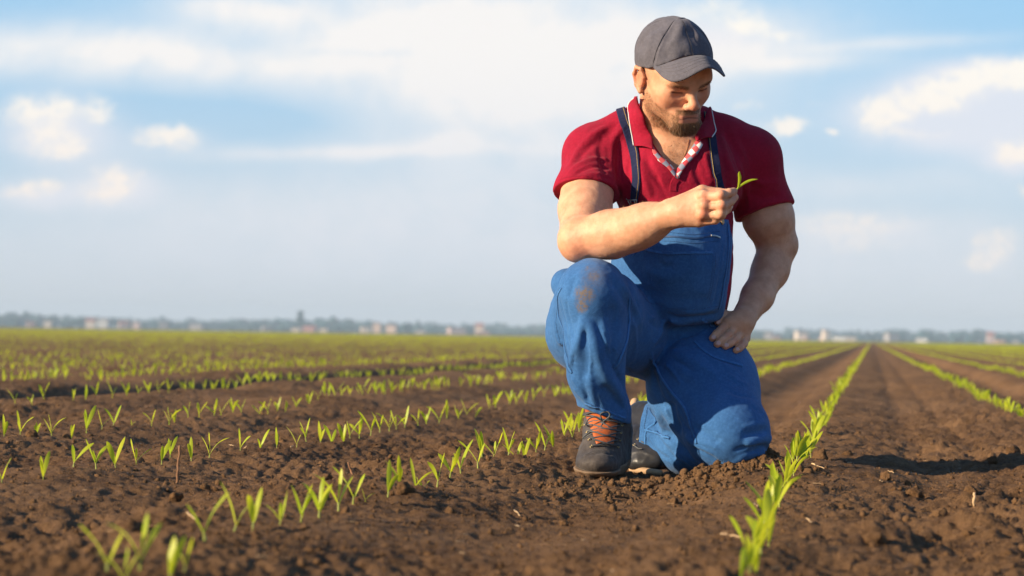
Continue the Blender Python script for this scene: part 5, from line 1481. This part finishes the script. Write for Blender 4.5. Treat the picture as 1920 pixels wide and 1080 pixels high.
# ---- cap
def build_cap():
    c = Sdf()
    c.ell(H(0, .010, .050), np.array((.0885, .1055, .0930)) * S_, HM, k=.01)
    c.ball(H(0, -.012, .134), .010 * S_, k=.03)
    rimn = HM @ nrm((0, -.46, -1.0))        # the rim plane rises to the front
    def rim(P):
        q = hloc(P); return ((.034 - .46 * q[:, 1] + .020 * np.clip(1 - (q[:, 0] / .072) ** 2, 0, 1) * (q[:, 1] < -.02)) - q[:, 2]).astype(np.float32) * .9
    c.crop(rim, k=.003)
    def top(phi, th): return H(.0885 * math.sin(th) * math.sin(phi), .010 - .1055 * math.sin(th) * math.cos(phi), .050 + .0930 * math.cos(th))
    base = c.copy()
    for k_, phi in enumerate((0, 60, -60, 120, -120, 180)):
        P = np.array([top(R(phi), R(t)) for t in np.linspace(3, 100, 16)]); P = base.snap(P)
        c.fold(P, -.0020, .0016); 
        Pn = base.snap(P + HM @ np.array([.004 * math.cos(R(phi)), .004 * math.sin(R(phi)), 0])); c.fold(Pn, .0008, .002)
    for ph, t0, t1, a, w in ((-25, 15, 50, .0035, .010), (-45, 30, 75, -.0040, .012), (15, 20, 60, -.0030, .012), (-80, 40, 90, .0040, .012), (-95, 20, 80, -.0035, .012), (35, 10, 45, .004, .008), (-12, 55, 85, -.0030, .012)):
        P = np.array([top(R(ph + 6 * math.sin(t * .1)), R(t)) for t in np.linspace(t0, t1, 8)]); c.fold(base.snap(P), a, w)
    c.noise(.0014, 30, 17)
    lo_ = HC - .17; hi_ = HC + .19
    seams = []
    for phi in (0, 62, -62, 125, -125):
        P = np.array([top(R(phi), R(t)) for t in np.linspace(6, 97 if phi else 62, 26)]); P = P[hloc(P)[:, 2] > .036 - .46 * hloc(P)[:, 1]]
        P = base.snap(P); seams.append(tube_mesh(P - base.normal(P) * .0002, .0006, 5, cap=False))
    crown = sdf_object('cap', c, lo_, hi_, .0025, CAPM, MAN, None); crown['label'] = 'dark grey baseball cap'
    V, F = joinm(seams); mesh_np('seam', V, F, simple('seam_thread', (.035, .032, .038), .8), parent=crown)['kind'] = 'stuff'
    V, F = ico(2); V = V * np.array([.006, .006, .003]); V = (HM @ V.T).T + base.snap(H(0, .003, .143)[None])[0]
    mesh_np('cap_button', V, F, CAPM, parent=crown)
    # peak
    nu, nv = 33, 12; G = np.zeros((nv + 1, nu, 3))
    for j in range(nv + 1):
        v = j / nv
        for i in range(nu):
            u = -1 + 2 * i / (nu - 1)
            ph = u * R(58.5)
            xi, yi = .0890 * math.sin(ph), .010 - .1060 * math.cos(ph)
            th = u * R(90)
            xo = .0765 * math.sin(th) + .006 * math.sin(2 * th); yo = -.045 - .118 * max(0.0, math.cos(th)) ** .8
            zi = .034 - .46 * yi + .020 * max(0.0, 1 - (xi / .072) ** 2)
            zo = .099 - .045 * min(1.0, abs(xo / .0765)) ** 1.5 - .010 * math.sin(2 * th) ** 2
            x = xi + (xo - xi) * v; y = yi + (yo - yi) * v
            z = zi + (zo - zi) * v + .004 * math.sin(math.pi * v)
            G[j, i] = (x, y, z)
    G = G.reshape(-1, 3)
    gx = G.reshape(nv + 1, nu, 3); du = np.gradient(gx, axis=1); dv = np.gradient(gx, axis=0); Nn = np.cross(du, dv); Nn /= np.linalg.norm(Nn, axis=2, keepdims=True) + 1e-9
    if Nn[nv // 2, nu // 2, 2] < 0: Nn = -Nn
    T = (gx + Nn * .0022).reshape(-1, 3); B = (gx - Nn * .0012).reshape(-1, 3)
    V = np.concatenate([T, B]); k = len(T); F = []
    for j in range(nv):
        for i in range(nu - 1):
            a = j * nu + i; F.append((a, a + 1, a + nu + 1, a + nu)); F.append((k + a, k + a + nu, k + a + nu + 1, k + a + 1))
    for i in range(nu - 1): b = nv * nu + i; F.append((b, b + 1, k + b + 1, k + b))
    for j in range(nv):
        a = j * nu; F.append((a, a + nu, k + a + nu, k + a)); b = a + nu - 1; F.append((b + nu, b, k + b, k + b + nu))
    V = HC + (HM @ (V * S_).T).T
    pk = mesh_np('peak', V, np.array(F), CAPM, parent=crown)
    st = []
    for v in (3, 5, 7, 9):
        i0 = 3
        P = np.array([gx[v, i] + Nn[v, i] * .0024 for i in range(i0, nu - i0)]); P = HC + (HM @ (P * S_).T).T
        st.append(tube_mesh(P, .0004, 4))
    V, F = joinm(st); mesh_np('peak_stitching', V, F, simple('cap_thread', (.16, .15, .165), .8), parent=pk)['kind'] = 'stuff'
build_cap()

# ---- fingernails of the hand on the hip
def nails():
    NAIL = simple('fingernail', (.62, .36, .30), .3, var=.05)
    v, f = ico(2)
    for c in LFING:
        a, ra = c[-2]; b, rb = c[-1]
        d = nrm(b - a); tip = b + d * rb * .15
        vn = nrm(CAMP - tip); n = nrm(vn - d * (vn @ d) + np.array([.25, 0, .25])); n = nrm(n - d * (n @ d)); s = np.cross(d, n)
        P = BODY.snap((tip + n * rb)[None], -.0006)[0]
        V = P + v[:, :1] * d * rb * .75 + v[:, 1:2] * s * rb * .62 + v[:, 2:] * n * .0016
        mesh_np('fingernail', V, f, NAIL, parent=MAN)
nails()

# ---- boots
BOOT = cloth('dark_nubuck', (.034, .029, .028), (.075, .062, .054), rough=.6, wr=(60, .003))
SOLE = simple('tan_rubber_sole', (.24, .16, .10), .8, .5, 90, .35)
TONGUE = simple('orange_brown_leather', (.42, .10, .025), .55, .5, 140, .3)
LACE = simple('grey_lace', (.07, .075, .08), .7, .5, 400, .4)
BRASS = simple('brass_eyelet', (.55, .42, .22), .35, metallic=.9)
def front_boot():
    b = Sdf()
    b.chain(ch((1146, 848, -0.060, 36), (1132, 858, -0.160, 38), (1122, 864, -0.240, 35)), k=.03)
    b.ell(W(1120, 868, -0.265), (.047, .060, .030), k=.02)
    b.chain(ch((1140, 770, -0.115, 40), (1140, 810, -0.120, 40), (1140, 842, -0.100, 38)), k=.03)
    b.cone(W(1138, 800, -0.150), W(1126, 845, -0.220), RP(34), RP(34), k=.03)
    b.plane(W(1124, 876, -0.230), (-.05, .10, -1), k=.004)
    b.plane(W(1135, 764, -0.120), (0, -.3, 1), k=.003)
    base = b.copy()
    b.fold(base.hit([(1088, 868), (1110, 852), (1142, 852), (1166, 866)]), -.0016, .003)          # toe cap seam
    for pts, a, w in (([(1092, 858), (1112, 846), (1140, 848)], .002, .005), ([(1105, 838), (1112, 846), (1150, 846), (1163, 840)], .0016, .003), ([(1100, 800), (1104, 838)], .0022, .003), ([(1165, 795), (1166, 838)], .0022, .003), ([(1096, 826), (1102, 850)], -.002, .006)):
        b.fold(base.hit(pts), a, w)
    b.noise(.0010, 45, 19)
    # opening over the tongue is laid in as a lighter tongue surface, laces above
    o = sdf_object('boot', b, W(1070, 905, -0.330) - .04, W(1200, 745, 0.020) + .04, .0028, BOOT, MAN); o['label'] = 'front dark boot with orange tongue and tan sole'
    so = Sdf()
    so.chain(ch((1146, 858, -0.060, 38), (1132, 866, -0.160, 40), (1121, 869, -0.245, 40)), k=.02)
    so.ell(W(1120, 874, -0.270), (.052, .064, .03), k=.02)
    so.plane(W(1124, 873.5, -0.230), (.02, -.10, 1), k=.002); so.plane(W(1124, 893, -0.250), (0, 0, -1), k=.003)
    s2 = so.copy(); 
    q = sdf_object('sole', so, W(1065, 915, -0.360) - .03, W(1205, 850, 0.050) + .03, .0028, SOLE, o); q['label'] = 'tan rubber sole caked with soil'
    # tongue
    A = b.snap(b.hit([(1097, 766), (1104, 790), (1112, 815), (1118, 834)]), .001); B = b.snap(b.hit([(1164, 770), (1157, 792), (1153, 815), (1148, 834)]), .001)
    patch(b, A, B, 16, 8, .0015, .002, TONGUE, 'tongue', .002, parent=o)
    rows = [(838, 1113, 1155), (825, 1109, 1158), (811, 1105, 1160), (797, 1101, 1162), (778, 1099, 1164)]
    ey = []
    lc = []
    for k_, (y, xa, xb) in enumerate(rows):
        y2 = rows[min(k_ + 1, 4)][0]
        for (p0, p1) in (((xa - 1, y), (xb + 1, y2 + 2)), ((xb + 1, y), (xa - 1, y2 + 2))):
            P = b.hit([p0, ((p0[0] + p1[0]) / 2, (p0[1] + p1[1]) / 2 + 2), p1]); P = resample(P, 9); P = b.snap(P, .0045 if p0[0] < p1[0] else .0065)
            lc.append(tube_mesh(P, .0019, 6))
        for x in (xa - 4, xb + 3):
            C = b.hit([(x, y)])[0]; n = b.normal(C[None])[0]; a_ = nrm(np.cross(n, (0, 0, 1))); b_ = np.cross(n, a_)
            ring = [C + n * .002 + (a_ * math.cos(t) + b_ * math.sin(t)) * .0032 for t in np.linspace(0, 2 * math.pi, 13)]
            ey.append(tube_mesh(ring, .0011, 5, cap=False))
    # bow and hanging ends
    C = b.hit([(1130, 790)])[0] + np.array([0, -.012, 0])
    for pts in ([(0, 0), (-14, -8), (-26, -4), (-30, 6), (-20, 10), (-6, 4), (0, 0)], [(0, 0), (12, -10), (8, -18), (-4, -14), (-2, -4), (0, 0)], [(0, 0), (-2, 12), (-8, 28), (-16, 44)], [(0, 0), (6, 10), (10, 20), (4, 28), (-2, 20), (2, 8)], [(-2, 2), (8, 16), (2, 36), (-6, 48)]):
        P = np.array([C + np.array([x * DM / FPX, -.004 * math.sin(i), -y * DM / FPX]) for i, (x, y) in enumerate(pts)]); P = resample(P, 22)
        d = b(P); P = P + b.normal(P) * np.maximum(.004 - d, 0)[:, None]
        lc.append(tube_mesh(P, .0018, 6))
    V, F = joinm(lc); mesh_np('laces', V, F, LACE, parent=o)
    for V, F in ey: mesh_np('eyelet', V, F, BRASS, parent=o)
def rear_boot():
    b = Sdf()
    b.chain(ch((1232, 862, 0.085, 22), (1205, 860, 0.115, 26), (1196, 838, 0.175, 30), (1206, 790, 0.255, 32)), k=.03)
    b.cone(W(1206, 785, 0.255), W(1245, 800, 0.195), RP(30), RP(36), k=.03)
    b.ell(W(1212, 868, 0.100), (.042, .04, .022), k=.02)
    b.plane(W(1205, 879, 0.105), (0, 0, -1), k=.003)
    base = b.copy()
    b.fold(base.hit([(1184, 848), (1205, 846), (1228, 856)]), .0025, .003); b.fold(base.hit([(1196, 800), (1190, 825), (1192, 848)]), -.002, .003)
    b.noise(.0008, 45, 29)
    m = simple('dark_smooth_leather', (.030, .030, .033), .38, .3, 80, .3)
    o = sdf_object('boot', b, W(1160, 900, 0) - .05, W(1270, 735, 0.305) + .04, .003, m, MAN); o['label'] = 'rear dark boot bent on its toe behind'
    s = Sdf()
    s.chain([(W(1188, 870, 0.155), RP(10)), (W(1177, 842, 0.215), RP(8)), (W(1180, 800, 0.275), RP(8)), (W(1194, 756, 0.325), RP(9))], k=.01, sq=((0, 1, 0), 3.0))
    s.chain([(W(1186, 880, 0.125), RP(7)), (W(1232, 882, 0.075), RP(6))], k=.01, sq=((0, 1, 0), 3.0))
    q = sdf_object('sole', s, W(1150, 905, 0) - .05, W(1260, 730, 0.355) + .06, .003, simple('pale_tan_sole', (.46, .30, .17), .8, .4, 90, .25), o); q['label'] = 'pale tan sole seen along its edge'
    lc, ey = [], []
    for (x, y) in ((1189, 835), (1197, 824), (1203, 812)):
        C = b.hit([(x, y)])[0]; n = b.normal(C[None])[0]; a_ = nrm(np.cross(n, (0, 0, 1))); b_ = np.cross(n, a_)
        ey.append(tube_mesh([C + n * .002 + (a_ * math.cos(t) + b_ * math.sin(t)) * .0036 for t in np.linspace(0, 2 * math.pi, 13)], .0011, 5, cap=False))
        P = b.hit([(x, y), (x + 8, y + 7), (x + 16, y + 8)]); P = b.snap(resample(P, 8), .003); lc.append(tube_mesh(P, .0018, 6))
    V, F = joinm(lc); mesh_np('laces', V, F, LACE, parent=o)
    for V, F in ey: mesh_np('eyelet', V, F, BRASS, parent=o)
front_boot(); rear_boot()

# ---- the seedling held between thumb and fingers
def held():
    base = W(1377, 363, -.352); root = empty('held_seedling', tuple(base))
    tag(root, 'tiny two-leaved seedling held up between his thumb and forefinger', 'seedling')
    HL = simple('held_leaf', (.42, .50, .04), .45, var=.12, vscale=60)
    def Lp(px, py, dy): return W(px, py, dy) - base
    V, F = tube_mesh([Lp(1375, 367, -.352), Lp(1380, 358, -.354), Lp(1385, 350, -.354)], [.0016, .0018, .0017], 7); mesh_np('stem', V, F, HL, parent=root)
    for pts, wd, fold in (([(1384, 351), (1386, 343), (1387, 333), (1386, 326), (1386.5, 321.5)], [.003, .0060, .0078, .0062, .0008], .35), ([(1384, 352), (1393, 345), (1402, 340), (1411, 337), (1421, 336)], [.003, .0050, .0058, .0042, .0006], .35)):
        C = resample([Lp(a, b, -.354 - .004 * i * .4) for i, (a, b) in enumerate(pts)], 14)
        w = np.interp(np.linspace(0, 1, 14), np.linspace(0, 1, 5), wd)
        T = np.gradient(C, axis=0); T /= np.linalg.norm(T, axis=1, keepdims=True)
        S = np.cross(T, (0, 1, 0)); S /= np.linalg.norm(S, axis=1, keepdims=True)
        back = np.array([0, .5, 0])
        rows_ = np.stack([C - S * w[:, None] / 2 - back * w[:, None] * fold, C, C + S * w[:, None] / 2 - back * w[:, None] * fold], 1).reshape(-1, 3)
        Fq = []
        for i in range(13):
            for q in (0, 1): a = i * 3 + q; Fq.append((a, a + 1, a + 4, a + 3))
        o = mesh_np('leaf', rows_, np.array(Fq), LEAF, parent=root)
        md = o.modifiers.new('thickness', 'SOLIDIFY'); md.thickness = .0004
held()
